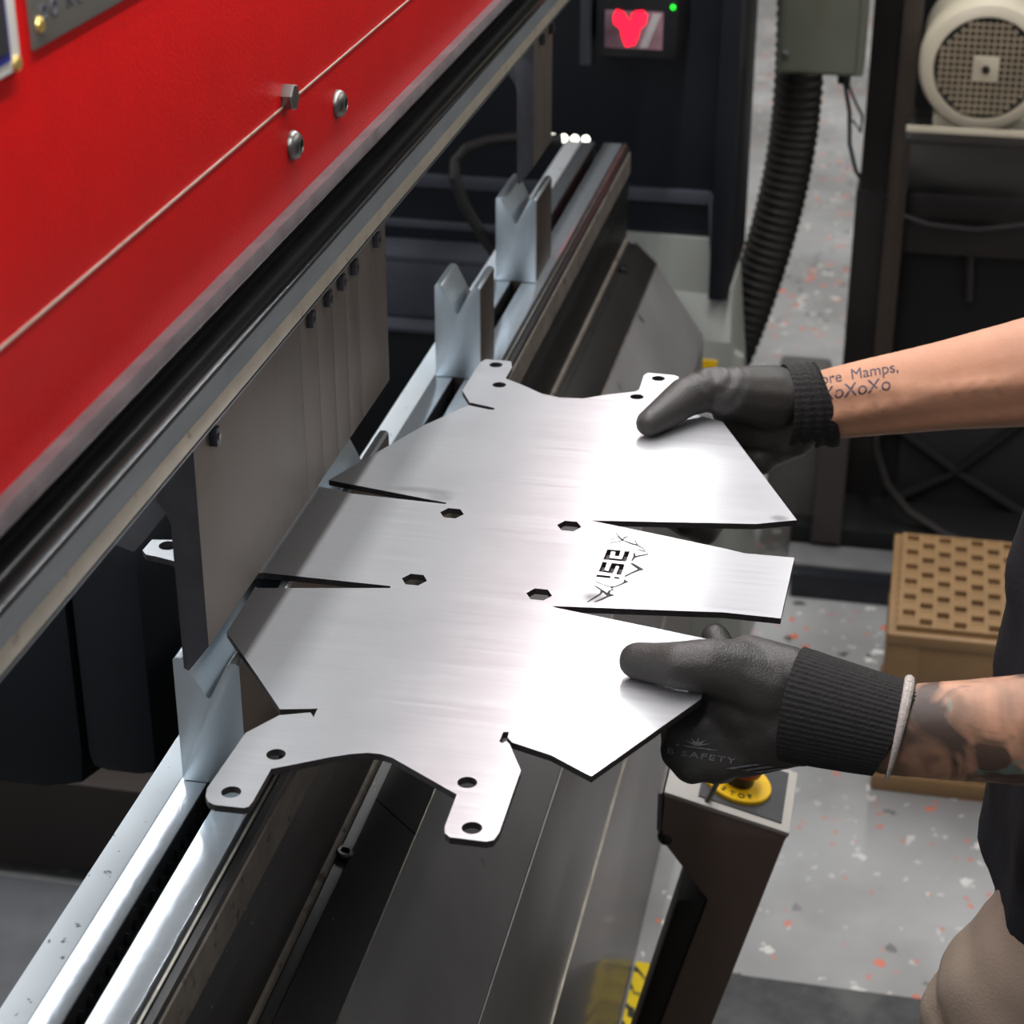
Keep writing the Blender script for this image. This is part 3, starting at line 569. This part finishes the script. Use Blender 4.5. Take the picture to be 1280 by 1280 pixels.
# ------------------------------------------------------------------ plastic crate
CR = thing('plastic_crate', (1.55, -0.59, 0), 'tan plastic crate turned upside down with lattice base on top', 'crate')
cx0, cx1, cy0, cy1, ch_ = 1.42, 1.72, -0.775, -0.425, 0.262
body = MB()
body.box(cx0, cx0+0.012, cy0, cy1, 0.165, 0.240).box(cx1-0.012, cx1, cy0, cy1, 0.165, 0.240)
body.box(cx0, cx1, cy1-0.012, cy1, 0.165, 0.240).box(cx0, cx1, cy0, cy0+0.012, 0.165, 0.240)
body.box(cx0, cx1, cy0, cy1, 0.155, 0.165)
body.build('side_walls', 'crate', CR, 0.002)
MB().box(cx0-0.004, cx1+0.004, cy0-0.004, cy1+0.004, 0.238, 0.256).build('base_rim', 'crate', CR, 0.004)
MB().box(cx0-0.006, cx1+0.006, cy0-0.006, cy1+0.006, 0.0, 0.026).build('top_rim', 'crate', CR, 0.003)
MB().box(cx0-0.004, cx1+0.004, cy0-0.004, cy1+0.004, 0.146, 0.156).build('middle_rib', 'crate', CR, 0.002)
for x in (cx0-0.002, cx1-0.043):
    for y in (cy0-0.002, cy1-0.043): MB().box(x, x+0.045, y, y+0.045, 0.02, 0.242).build('corner_post', 'crate', CR, 0.003)
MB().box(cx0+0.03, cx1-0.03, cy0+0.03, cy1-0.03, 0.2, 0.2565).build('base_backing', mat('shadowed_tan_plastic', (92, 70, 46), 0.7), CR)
lat = MB(); nx, ny = 12, 14
for i in range(nx+1): x = cx0+0.012 + i*(cx1-cx0-0.024)/nx; lat.box(x-0.0032, x+0.0032, cy0+0.008, cy1-0.008, 0.2562, 0.2640)
for j in range(ny+1): y = cy0+0.012 + j*(cy1-cy0-0.024)/ny; lat.box(cx0+0.008, cx1-0.008, y-0.0032, y+0.0032, 0.2562, 0.2642)
for i in range(nx):
    for j in range(ny):
        if (i+j) % 2:
            x = cx0+0.012 + (i+0.5)*(cx1-cx0-0.024)/nx; y = cy0+0.012 + (j+0.5)*(cy1-cy0-0.024)/ny
            lat.box(x-0.0095, x+0.0095, y-0.0095, y+0.0095, 0.2562, 0.2632)
lat.build('base_lattice', 'crate', CR, 0, 0)
for f in (cx0+0.004,):
    lt = MB()
    for k in range(14):
        y = cy0+0.05 + k*0.019
        lt.tube([(f, y, 0.028), (f, y+0.06, 0.148)], 0.003, 6).tube([(f+0.002, y+0.06, 0.028), (f+0.002, y, 0.148)], 0.003, 6)
    lt.build('side_lattice', 'crate', CR)
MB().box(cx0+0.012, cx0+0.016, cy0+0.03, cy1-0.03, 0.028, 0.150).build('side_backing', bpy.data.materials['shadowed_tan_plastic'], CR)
# ------------------------------------------------------------------ workshop machine in the background
WM = thing('workshop_machine', (2.6, -0.7, 0), 'dark framed workshop machine with deep black openings behind the crate', 'machine')
MB().box(2.2, 2.3, -0.376, (2.2, -0.3106, 0.5095)[1], 0.0, (2.2, -0.3009, 0.6386)[2]).build('frame_post', 'dark_frame', WM, 0.003)
MB().box(2.2, 2.3, -0.376, (2.2, -0.3151, 0.7543)[1], (2.2, -0.3009, 0.6386)[2], 1.4).build('frame_post', 'dark_frame', WM, 0.003)
MB().box(2.14, 2.2, -0.392, -0.362, 0.30, 1.25).build('front_rail', mat('brown_front_rail', (66, 57, 50), 0.5), WM, 0.004)
MB().box(2.30, 2.36, -0.376, -0.33, 0.60, 1.3).build('inner_panel', 'rib', WM, 0.002)
MB().box(2.18, 3.0, -1.3, -0.376, 0.60, 0.645).build('cross_beam', 'dark_frame', WM, 0.004)
MB().box(2.17, 2.20, -1.3, -0.376, 0.545, 0.600).build('drawer_front', 'dark_frame', WM, 0.006)
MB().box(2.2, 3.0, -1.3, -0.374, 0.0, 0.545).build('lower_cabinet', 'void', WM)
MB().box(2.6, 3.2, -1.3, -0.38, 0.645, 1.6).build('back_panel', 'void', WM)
MB().box(1.96, 2.2, -1.3, -0.26, 0.0, 0.045).build('base_plate', 'navy', WM, 0.003)
MB().box(1.985, 2.2, -1.3, -0.25, 0.045, 0.052).build('base_ledge', mat('grey_ledge', (116, 116, 118), 0.5), WM, 0.002)
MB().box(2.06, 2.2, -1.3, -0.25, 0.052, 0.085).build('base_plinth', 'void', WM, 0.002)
xb = MB().box(2.195, 2.2, -0.80, -0.42, 0.07, 0.32).build('braced_panel', mat('charcoal_panel', (40, 40, 41), 0.5), WM, 0.002)
c0 = (2.19, -0.5188, 0.15)
for e in ((2.19, -0.6333, 0.2658), (2.19, -0.6556, 0.0712), (2.19, -0.3816, 0.2433), (2.19, -0.3425, 0.0391)):
    MB().tube([c0, mixpt(c0, e, 0.5), e], [0.008, 0.009, 0.010], 8).build('brace', 'void', xb)
MB().tube([(2.12, -0.369, 0.3016), (2.11, -0.3788, 0.2186), (2.1, -0.4029, 0.1582), (2.09, -0.4431, 0.1141), (2.08, -0.5062, 0.083), (2.06, -0.587, 0.0682)], 0.008, 10).build('trailing_cable', 'hose', WM)
MB().tube([(2.15, -0.3753, 0.6199), (2.14, -0.4301, 0.6066), (2.14, -0.5062, 0.6023), (2.14, -0.5919, 0.6174)], 0.006, 8).build('sagging_cable', 'dark_frame', WM)
MB().box(2.02, 2.2, (2.1, -0.5611, 0.7724)[1]-0.10, (2.05, -0.3827, 0.786)[1], 0.770, 0.780).build('motor_shelf', 'dark_frame', WM, 0.002)
MB().box(2.0165, 2.0205, (2.1, -0.5611, 0.7724)[1]-0.10, (2.05, -0.3827, 0.786)[1], (2.018, -0.4631, 0.7894)[2], (2.018, -0.4621, 0.7993)[2]).build('shelf_edge', 'cream', WM, 0.001)
MB().tube([(2.19, -0.5022, 0.5542), (2.19, -0.5087, 0.4644)], 0.008, 8).build('lever', 'dark_frame', WM)
# legs and tubs left of the post
MB().box(2.05, 2.10, -0.335, -0.285, 0.06, 0.36).build('stand_leg', mat('grey_brown_leg', (64, 58, 56), 0.5), WM, 0.003)
MB().box(2.10, 2.30, -0.29, -0.20, 0.06, 0.30).build('stand_tub', mat('grey_tub', (92, 90, 88), 0.5), WM, 0.01)

# electric motor on its shelf
mc = Vector((2.06, -0.4914, 0.8828)); ax = (-1, 0, 0)
EM = thing('electric_motor', (2.15, mc.y, 0.78), 'cream electric motor with round gridded fan cowl on the machine shelf', 'motor')
R0 = 0.097
MB().lathe([(R0*0.9, -0.22), (R0*0.97, -0.21), (R0*0.97, -0.06), (R0*1.02, -0.055), (R0*1.02, -0.01), (R0*0.97, 0.006), (R0*0.86, 0.012), (R0*0.80, 0.0125), (R0*0.79, 0.006), (R0*0.1, 0.005)], mc, ax, 56).build('fan_cowl', 'cream', EM, 0, 30)
MB().lathe([(R0*0.78, 0.006), (R0*0.78, 0.008), (R0*0.05, 0.008)], mc, ax, 48).build('grille_backing', 'void', EM)
gr = MB(); st_ = 0.0094; rr = R0*0.75
for k in range(-7, 8):
    o = k*st_; h = math.sqrt(max(0, rr*rr-o*o)); h = int(h/st_)*st_ + st_*0.5
    gr.box(mc.x-0.0125, mc.x-0.0085, mc.y+o-0.0016, mc.y+o+0.0016, mc.z-h, mc.z+h)
    gr.box(mc.x-0.0127, mc.x-0.0085, mc.y-h, mc.y+h, mc.z+o-0.0016, mc.z+o+0.0016)
gr.build('grille', mat('tan_grille_paint', (150, 138, 116), 0.45), EM, 0, 0)
hub = MB().box(mc.x-0.0150, mc.x-0.0085, mc.y-0.019, mc.y+0.019, mc.z-0.019, mc.z+0.019).build('hub_plate', 'cream', EM, 0.002)
MB().lathe([(0.006, 0), (0.006, 0.003), (0.003, 0.0035), (0.0025, 0.001)], (mc.x-0.0150, mc.y, mc.z), ax, 18).build('hub_socket', 'dark_frame', hub)
MB().box(mc.x+0.02, mc.x+0.18, mc.y-0.07, mc.y+0.07, 0.781, 0.80).build('motor_foot', 'cream', EM, 0.003)

# ribbed hose
HZ = thing('ribbed_hose', (2.05, -0.1706, 0.4554), 'fat black ribbed duct hose hanging beside the far column', 'hose')
path = [Vector(p) for p in ((2.1, -0.2055, 1.0343), (2.1, -0.2112, 0.8515), (2.1, -0.2073, 0.7366), (2.09, -0.1941, 0.6337), (2.08, -0.1715, 0.5274), (2.07, -0.1405, 0.4174), (2.06, -0.1098, 0.3333))]
pts = []; rad = []
for i in range(len(path)-1):
    n = max(2, int((path[i+1]-path[i]).length/0.0034))
    p_, q_ = path[max(i-1, 0)], path[min(i+2, len(path)-1)]
    for k in range(n):
        t = k/n; a, b = path[i], path[i+1]
        m0, m1 = (b-p_)*0.5, (q_-a)*0.5
        pts.append(a*(2*t**3-3*t*t+1) + m0*(t**3-2*t*t+t) + b*(-2*t**3+3*t*t) + m1*(t**3-t*t))
for i, p in enumerate(pts): rad.append(0.0365 + (0.0022, 0.0022, 0, 0)[i % 4])
MB().tube(pts, rad, 28).build('hose_wall', 'hose', HZ, 0, 25)

# steel control box with its cables
bx = [(1.95, -0.1872, 0.9463), (1.95, -0.3131, 0.8839)]
EB = thing('electrical_box', (1.99, (bx[0][1]+bx[1][1])/2, bx[1][2]), 'grey green steel box with a corner latch mounted above the ribbed hose', 'control box')
MB().box(1.955, 2.03, bx[1][1], bx[0][1], bx[1][2], 1.3).build('housing', 'box_green', EB, 0.004)
dr = MB().box(1.946, 1.956, bx[1][1]+0.012, bx[0][1]-0.006, bx[1][2]+0.006, 1.29).build('door', 'box_green', EB, 0.003)
MB().lathe([(0.006, 0), (0.006, 0.004), (0.003, 0.005)], (1.946, -0.1988, 0.9147), (-1, 0, 0), 14).build('latch', 'chrome', dr)
MB().cyl((1.99, (1.99, -0.285, 0.8701)[1], bx[1][2]), (1.99, (1.99, -0.285, 0.8701)[1], bx[1][2]-0.018), 0.010, 14).build('cable_gland', 'black', EB)
MB().tube([(1.99, -0.2866, 0.8654), (1.99, -0.2969, 0.8221), (2.02, -0.2997, 0.7645), (2.06, -0.3116, 0.7092), (2.1, -0.338, 0.6663), (2.12, -0.3638, 0.6485)], 0.0032, 8).build('cable', 'rubber', EB)
MB().tube([(1.99, -0.2913, 0.8656), (1.99, -0.3027, 0.8408), (1.99, -0.3164, 0.8171), (2, -0.3157, 0.7897), (2, -0.3023, 0.8075)], 0.0022, 8).build('cable', 'rubber', EB)

# ------------------------------------------------------------------ the operator
OP = thing('person', (0.19, -0.62, 0), 'operator in navy shirt and taupe trousers holding the steel blank with black gloves', 'person')
shN, elN, wrN = (-0.005, -0.665, 1.40), (-0.012, -0.665, 1.035), (0, -0.4129, 0.9929)
shF, elF, wrF = (0.385, -0.665, 1.40), (0.372, -0.690, 1.125), (0.457, -0.3533, 1)
mN = mixpt(wrN, elN, 0.45); mF = mixpt(wrF, elF, 0.45)
body_me = fuse([
  [(mixpt(shN, elN, 0), 0.062), (mixpt(shN, elN, 0.5), 0.050), (elN, 0.043)],
  ('f', (1, 0, 0.05), 0.9, [(elN, 0.044), (mixpt(elN, wrN, 0.25), 0.043), (mixpt(elN, wrN, 0.5), 0.0395), (mixpt(elN, wrN, 0.8), 0.032), (wrN, 0.0285)]),
  [(shF, 0.062), (mixpt(shF, elF, 0.5), 0.052), (elF, 0.048)],
  ('f', (1, 0, -0.5), 0.85, [(elF, 0.056), (mixpt(elF, wrF, 0.22), 0.055), (mixpt(elF, wrF, 0.45), 0.0475), (mixpt(elF, wrF, 0.75), 0.036), (wrF, 0.0300)]),
  [(shN, 0.06), ((0.19, -0.65, 1.40), 0.085), (shF, 0.06)],
  ('f', (0, 1, 0), 0.62, [((0.19, -0.64, 1.36), 0.16), ((0.19, -0.62, 1.15), 0.155), ((0.19, -0.62, 0.98), 0.15), ((0.19, -0.64, 0.90), 0.16)]),
  [((0.19, -0.645, 1.42), 0.062), ((0.19, -0.625, 1.53), 0.057)],
  ('f', (1, 0, 0), 0.80, [((0.19, -0.600, 1.60), 0.085), ((0.19, -0.615, 1.665), 0.098)]),
  [((0.19, -0.520, 1.575), 0.026), ((0.19, -0.53, 1.545), 0.024)],
  [((0.19, -0.508, 1.655), 0.008), ((0.19, -0.492, 1.622), 0.012)],
  [((0.168, -0.507, 1.580), 0.008), ((0.212, -0.507, 1.580), 0.008)],
  [((0.108, -0.62, 1.655), 0.012), ((0.108, -0.615, 1.625), 0.009)], [((0.272, -0.62, 1.655), 0.012), ((0.272, -0.615, 1.625), 0.009)],
], 0.0055, 5)
# tendons and veins on the far forearm, as gentle relief
dF = Vector(elF)-Vector(wrF)
bn = [v.normal.copy() for v in body_me.vertices]
for v, vn in zip(body_me.vertices, bn):
    if v.co.x > 0.27 and v.co.y > -0.70 and v.co.z < 1.25:
        t = max(0, min(1, (v.co-Vector(wrF)).dot(dF)/dF.length_squared))
        h = v.co.z - (wrF[2]+(elF[2]-wrF[2])*t)
        v.co += vn*1.6*(0.0016*math.exp(-((h+0.004-0.03*t)/0.005)**2) + 0.0014*math.exp(-((h-0.016+0.03*t)/0.004)**2) - 0.0012*math.exp(-((h+0.014)/0.006)**2))
body_me.name = 'body'
finish(body_me, 0)
for p in body_me.polygons: p.use_smooth = True
body = link('body', body_me, ['skin', 'skin_tattoo'], OP)
for p in body_me.polygons: p.material_index = 1 if (p.center.x < 0.08 and p.center.z < 1.2 and p.center.y > -0.75) else 0
for x in (0.158, 0.222):
    e = ball(MB(), (x, -0.512, 1.645), 0.011, 8).build('eye', mat('eye_white', (225, 220, 212), 0.3), body, 0, 0)
    ball(MB(), (x, -0.5045, 1.645), 0.0052, 6).build('iris', 'hair', e, 0, 0)
hair_me = fuse([('f', (1, 0, 0), 0.84, [((0.19, -0.64, 1.69), 0.098), ((0.19, -0.60, 1.715), 0.082)]), [((0.19, -0.68, 1.62), 0.07), ((0.19, -0.67, 1.68), 0.09)]], 0.008, 2); finish(hair_me, 0)
link('hair', hair_me, 'hair', OP)
# shirt
sh = fuse([('f', (0, 1, 0), 0.66, [((0.19, -0.62, 0.70), 0.224), ((0.19, -0.62, 0.80), 0.216), ((0.19, -0.615, 1.0), 0.200), ((0.19, -0.625, 1.2), 0.198), ((0.19, -0.65, 1.36), 0.185)]),
  [(shN, 0.082), (mixpt(shN, elN, 0.55), 0.070)], [(shF, 0.082), (mixpt(shF, elF, 0.55), 0.070)], [((0.05, -0.655, 1.42), 0.085), ((0.19, -0.65, 1.44), 0.09), ((0.33, -0.655, 1.42), 0.085)]], 0.009, 4)
ripple(sh, 0.010, 5, (1, 1, 0.35)); ripple(sh, 0.004, 14, (1, 1, 0.25))
cut(sh, (0, 0, 0.797), (0, 0, -1)); cut(sh, (0.19, -0.62, 1.475), (0, 0.2, 1)); finish(sh, 50); link('shirt', sh, 'shirt', OP)
# trousers and boots
tr = fuse([('f', (0, 1, 0), 0.70, [((0.19, -0.62, 0.92), 0.185), ((0.19, -0.63, 0.80), 0.19)]),
  [((0.105, -0.610, 0.82), 0.100), ((0.095, -0.556, 0.71), 0.103), ((0.085, -0.530, 0.60), 0.092), ((0.078, -0.525, 0.47), 0.076), ((0.075, -0.60, 0.25), 0.068), ((0.075, -0.635, 0.0), 0.062)],
  [((0.275, -0.61, 0.80), 0.105), ((0.285, -0.60, 0.62), 0.092), ((0.285, -0.59, 0.47), 0.074), ((0.285, -0.62, 0.25), 0.066), ((0.285, -0.64, 0.0), 0.060)]], 0.008, 4)
tn = [v.normal.copy() for v in tr.vertices]
for v, vn in zip(tr.vertices, tn):
    q = v.co
    d1 = (q.z-0.735) - 1.14*(q.y+0.46); d2 = (q.z-0.655) - 0.75*(q.y+0.46)
    if q.x < 0.19: v.co -= vn*(0.0035*math.exp(-(d1/0.008)**2) - 0.0015*math.exp(-((d1+0.022)/0.014)**2) + 0.0030*math.exp(-(d2/0.010)**2) - 0.0015*math.exp(-((d2+0.03)/0.018)**2))
    v.co += vn*(0.004*math.sin(60*q.z + 45*q.y + 5*math.sin(9*q.x)) * (0.35 + 0.65*abs(mnoise.noise(q*6))))
cut(tr, (0, 0, 0.07), (0, 0, -1)); finish(tr, 50); link('trousers', tr, 'trousers', OP)
for x, y in ((0.075, -0.635), (0.285, -0.64)):
    b = fuse([('f', (0, 0, 1), 0.8, [((x, y-0.035, 0.052), 0.045), ((x, y+0.08, 0.045), 0.042), ((x, y+0.145, 0.040), 0.038)]), [((x, y, 0.06), 0.05), ((x, y, 0.14), 0.052)]], 0.006, 3)
    cut(b, (0, 0, 0.012), (0, 0, -1)); finish(b, 40); link('boot', b, 'shoe', OP)

# --- gloves
def knit(name, a, b, r0, r1, parent, ribs=44, depth=0.0007, fold=0.0, squash=1.0, n=240, tilt=0.0):
    a, b = Vector(a), Vector(b); t = (b-a).normalized(); u = Vector((0, 0, 1)); u = (u-t*u.dot(t)).normalized(); w = t.cross(u)
    m = 26; vs = []; fs = []
    prof = [(0.03, r0-0.005)]
    for i in range(m+1):
        s = i/m; r = r0+(r1-r0)*s
        if fold: r += fold*math.sin(s*math.pi*7)*(0.4+0.6*s)
        prof.append((s, r))
    prof += [(1.012, r1-0.003), (0.98, r1-0.006)]
    for s, r in prof:
        for k in range(n):
            th = 2*math.pi*k/n; q = r + depth*math.cos(ribs*th)*(0 if s > 1 else 1)
            vs.append(a + (b-a)*s + t*(tilt*max(0, s)**3*math.cos(th)) + q*(math.cos(th)*u + squash*math.sin(th)*w))
    for i in range(len(prof)-1):
        for k in range(n): fs.append((i*n+k, i*n+(k+1) % n, (i+1)*n+(k+1) % n, (i+1)*n+k))
    return MB().add(vs, fs).build(name, 'knit', parent, 0, 60)

# near glove (left hand): thumb on the sheet, fingers hooked underneath it
g = fuse([
  [((0.0171, -0.2625, 1.0115), 0.0118), ((0.0126, -0.2751, 1.014), 0.0128), ((0.0084, -0.2888, 1.0165), 0.0150), ((0.0109, -0.3051, 1.017), 0.0168), ((0.0173, -0.3236, 1.01), 0.021), ((0.02, -0.3427, 1.0019), 0.025)],
  ('f', (0.9, 0.1, -0.25), 0.62, [((0.022, -0.3222, 0.9807), 0.019), ((0.022, -0.3361, 0.9904), 0.036), ((0.015, -0.3648, 0.9933), 0.0335), ((0.006, -0.3887, 0.9931), 0.028), ((0.004, -0.3957, 0.9931), 0.026)]),
  ('f', (0.9, 0.1, -0.25), 0.62, [((0.02, -0.3088, 0.9626), 0.022), ((0.018, -0.3282, 0.9664), 0.027), ((0.012, -0.3563, 0.9841), 0.029), ((0.004, -0.3888, 0.9933), 0.026)]),
  [((0.03, -0.3133, 0.9995), 0.014), ((0.028, -0.3271, 1.0135), 0.016), ((0.018, -0.354, 1.0117), 0.018)],
  # fingers: index, middle, ring, little
  [((0.022, -0.32, 0.9782), 0.016), ((0.01, -0.2943, 0.9682), 0.0135), ((0.018, -0.2907, 0.9615), 0.0135), ((0.052, -0.290, 0.966), 0.0125), ((0.082, -0.312, 0.974), 0.0110), ((0.0996, -0.3007, 0.985), 0.0098)],
  [((0.016, -0.3211, 0.9679), 0.0155), ((0.008, -0.2926, 0.9578), 0.0140), ((0.040, -0.290, 0.945), 0.0125), ((0.060, -0.318, 0.945), 0.011)],
  [((0.014, -0.3232, 0.9598), 0.0150), ((0.006, -0.2994, 0.9515), 0.0138), ((0.036, -0.300, 0.932), 0.012), ((0.050, -0.322, 0.938), 0.0105)],
  [((0.012, -0.3314, 0.9616), 0.0140), ((0.008, -0.3117, 0.9507), 0.0125), ((0.034, -0.315, 0.932), 0.011), ((0.044, -0.332, 0.940), 0.0095)],
], 0.0022, 4)
finish(g, 0)
for p in g.polygons: p.use_smooth = True
GN = link('glove', g, 'glove', OP)
GN['label'] = 'near black glove with grey print on the knuckles'
dN = (Vector(elN)-Vector(wrN)).normalized()
ck = knit('knit_cuff', (0.012, -0.3555, 0.9962), Vector(wrN)+dN*0.004, 0.0352, 0.0296, GN, 60, 0.0004, 0, 0.9, 240, 0.009)
trim = MB(); tp = []; tr_ = []
cA = Vector(wrN)+dN*0.0045; uu = Vector((0, 0, 1)); uu = (uu-dN*uu.dot(dN)).normalized(); ww = dN.cross(uu)
for k in range(49):
    a = 2*math.pi*k/48; tp.append(cA + 0.0298*(math.cos(a)*uu + 0.92*math.sin(a)*ww) + dN*0.009*math.cos(a)); tr_.append(0.0017+0.0014*math.cos(a))
trim.tube(tp, tr_, 10); trim.build('cuff_trim', 'cuff_trim', GN)
t = text_mesh('B SAFETY', 0.0085, 0, 0.0001, 1.2); place(t, (-0.05, -0.3049, 0.9861), (0.05, -1, -0.08), (-0.5, 0, 0.9)); drape(t, g, 0.0004, (-0.9, 0, 0.45)); link('glove_print', t, 'print', GN)
em = MB()
for k in range(5):
    a = math.radians(25 + 32*k); em.add([(0.0012*math.sin(a), -0.0012*math.cos(a), 0), (0.009*math.cos(a), 0.009*math.sin(a), 0), (-0.0012*math.sin(a), 0.0012*math.cos(a), 0)], [(0,1,2)])
em.box(-0.012, 0.012, -0.003, -0.0018, 0, 0.0001)
for x in (0.020, 0.028, 0.036): em.add([(x, -0.020, 0), (x+0.004, -0.020, 0), (x+0.020, -0.010, 0), (x+0.016, -0.010, 0)], [(0,1,2,3)])
t = em.mesh('emblem', 0, 0); place(t, (-0.05, -0.3018, 0.9933), (0.05, -1, -0.08), (-0.5, 0, 0.9)); drape(t, g, 0.0004, (-0.9, 0, 0.45)); link('glove_emblem', t, 'print', GN)

# far glove (right hand)
g2 = fuse([
  [((0.3647, -0.2193, 1.011), 0.0105), ((0.3813, -0.2297, 1.014), 0.0135), ((0.4001, -0.2418, 1.019), 0.0160), ((0.4146, -0.2578, 1.021), 0.0175), ((0.4206, -0.279, 1.017), 0.0220), ((0.4395, -0.3055, 1.008), 0.0265)],
  ('f', (1, 0.1, -0.5), 0.70, [((0.4473, -0.2805, 0.995), 0.024), ((0.4522, -0.3023, 0.99), 0.036), ((0.4514, -0.3271, 0.996), 0.034), ((0.454, -0.3393, 0.998), 0.029)]),
  ('f', (1, 0.1, -0.5), 0.70, [((0.4519, -0.2877, 0.968), 0.022), ((0.4543, -0.3003, 0.966), 0.026), ((0.4471, -0.319, 0.982), 0.028)]),
  [((0.4736, -0.2826, 0.965), 0.016), ((0.5149, -0.2524, 0.955), 0.0135), ((0.37, -0.225, 0.962), 0.0125), ((0.345, -0.215, 0.972), 0.011)],
  [((0.4622, -0.2884, 0.96), 0.016), ((0.499, -0.2646, 0.945), 0.0140), ((0.355, -0.24, 0.952), 0.0125), ((0.335, -0.225, 0.966), 0.011)],
  [((0.4541, -0.294, 0.955), 0.015), ((0.4833, -0.275, 0.94), 0.0135), ((0.335, -0.255, 0.945), 0.012), ((0.318, -0.24, 0.962), 0.0105)],
  [((0.4383, -0.2999, 0.955), 0.0135), ((0.4548, -0.2869, 0.942), 0.0120), ((0.318, -0.270, 0.948), 0.011), ((0.303, -0.258, 0.960), 0.0095)],
], 0.0022, 4)
gn = [v.normal.copy() for v in g2.vertices]
for v, vn in zip(g2.vertices, gn):                   # creases where the thumb meets the palm
    d = (v.co - Vector((0.4132, -0.2625, 1.03))).length
    if d < 0.03: v.co += vn*0.0011*math.sin(d*700)*(1-d/0.03)
finish(g2, 0)
for p in g2.polygons: p.use_smooth = True
GF = link('glove', g2, 'glove', OP); GF['label'] = 'far black glove with a bunched plain cuff'
dFn = (Vector(elF)-Vector(wrF)).normalized()
knit('knit_cuff', (0.4473, -0.3148, 0.998), Vector(wrF)-dFn*0.007, 0.0335, 0.0335, GF, 40, 0.0002, 0.0012, 0.9, 240, -0.010)
for body_txt, px, sz in (('fore  Mamps,', (0.4257, -0.371, 1.04), 0.0125), ('XoXoXo', (0.4179, -0.3703, 1.03), 0.0150)):
    t = text_mesh(body_txt, sz, 0.35, 0.0001); place(t, px, (Vector(elF)-Vector(wrF)), (0.1, 0.2, 1)); drape(t, body_me, 0.0003, (-0.876, -0.181, 0.447)); link('lettering_tattoo', t, 'tattoo_ink', body)
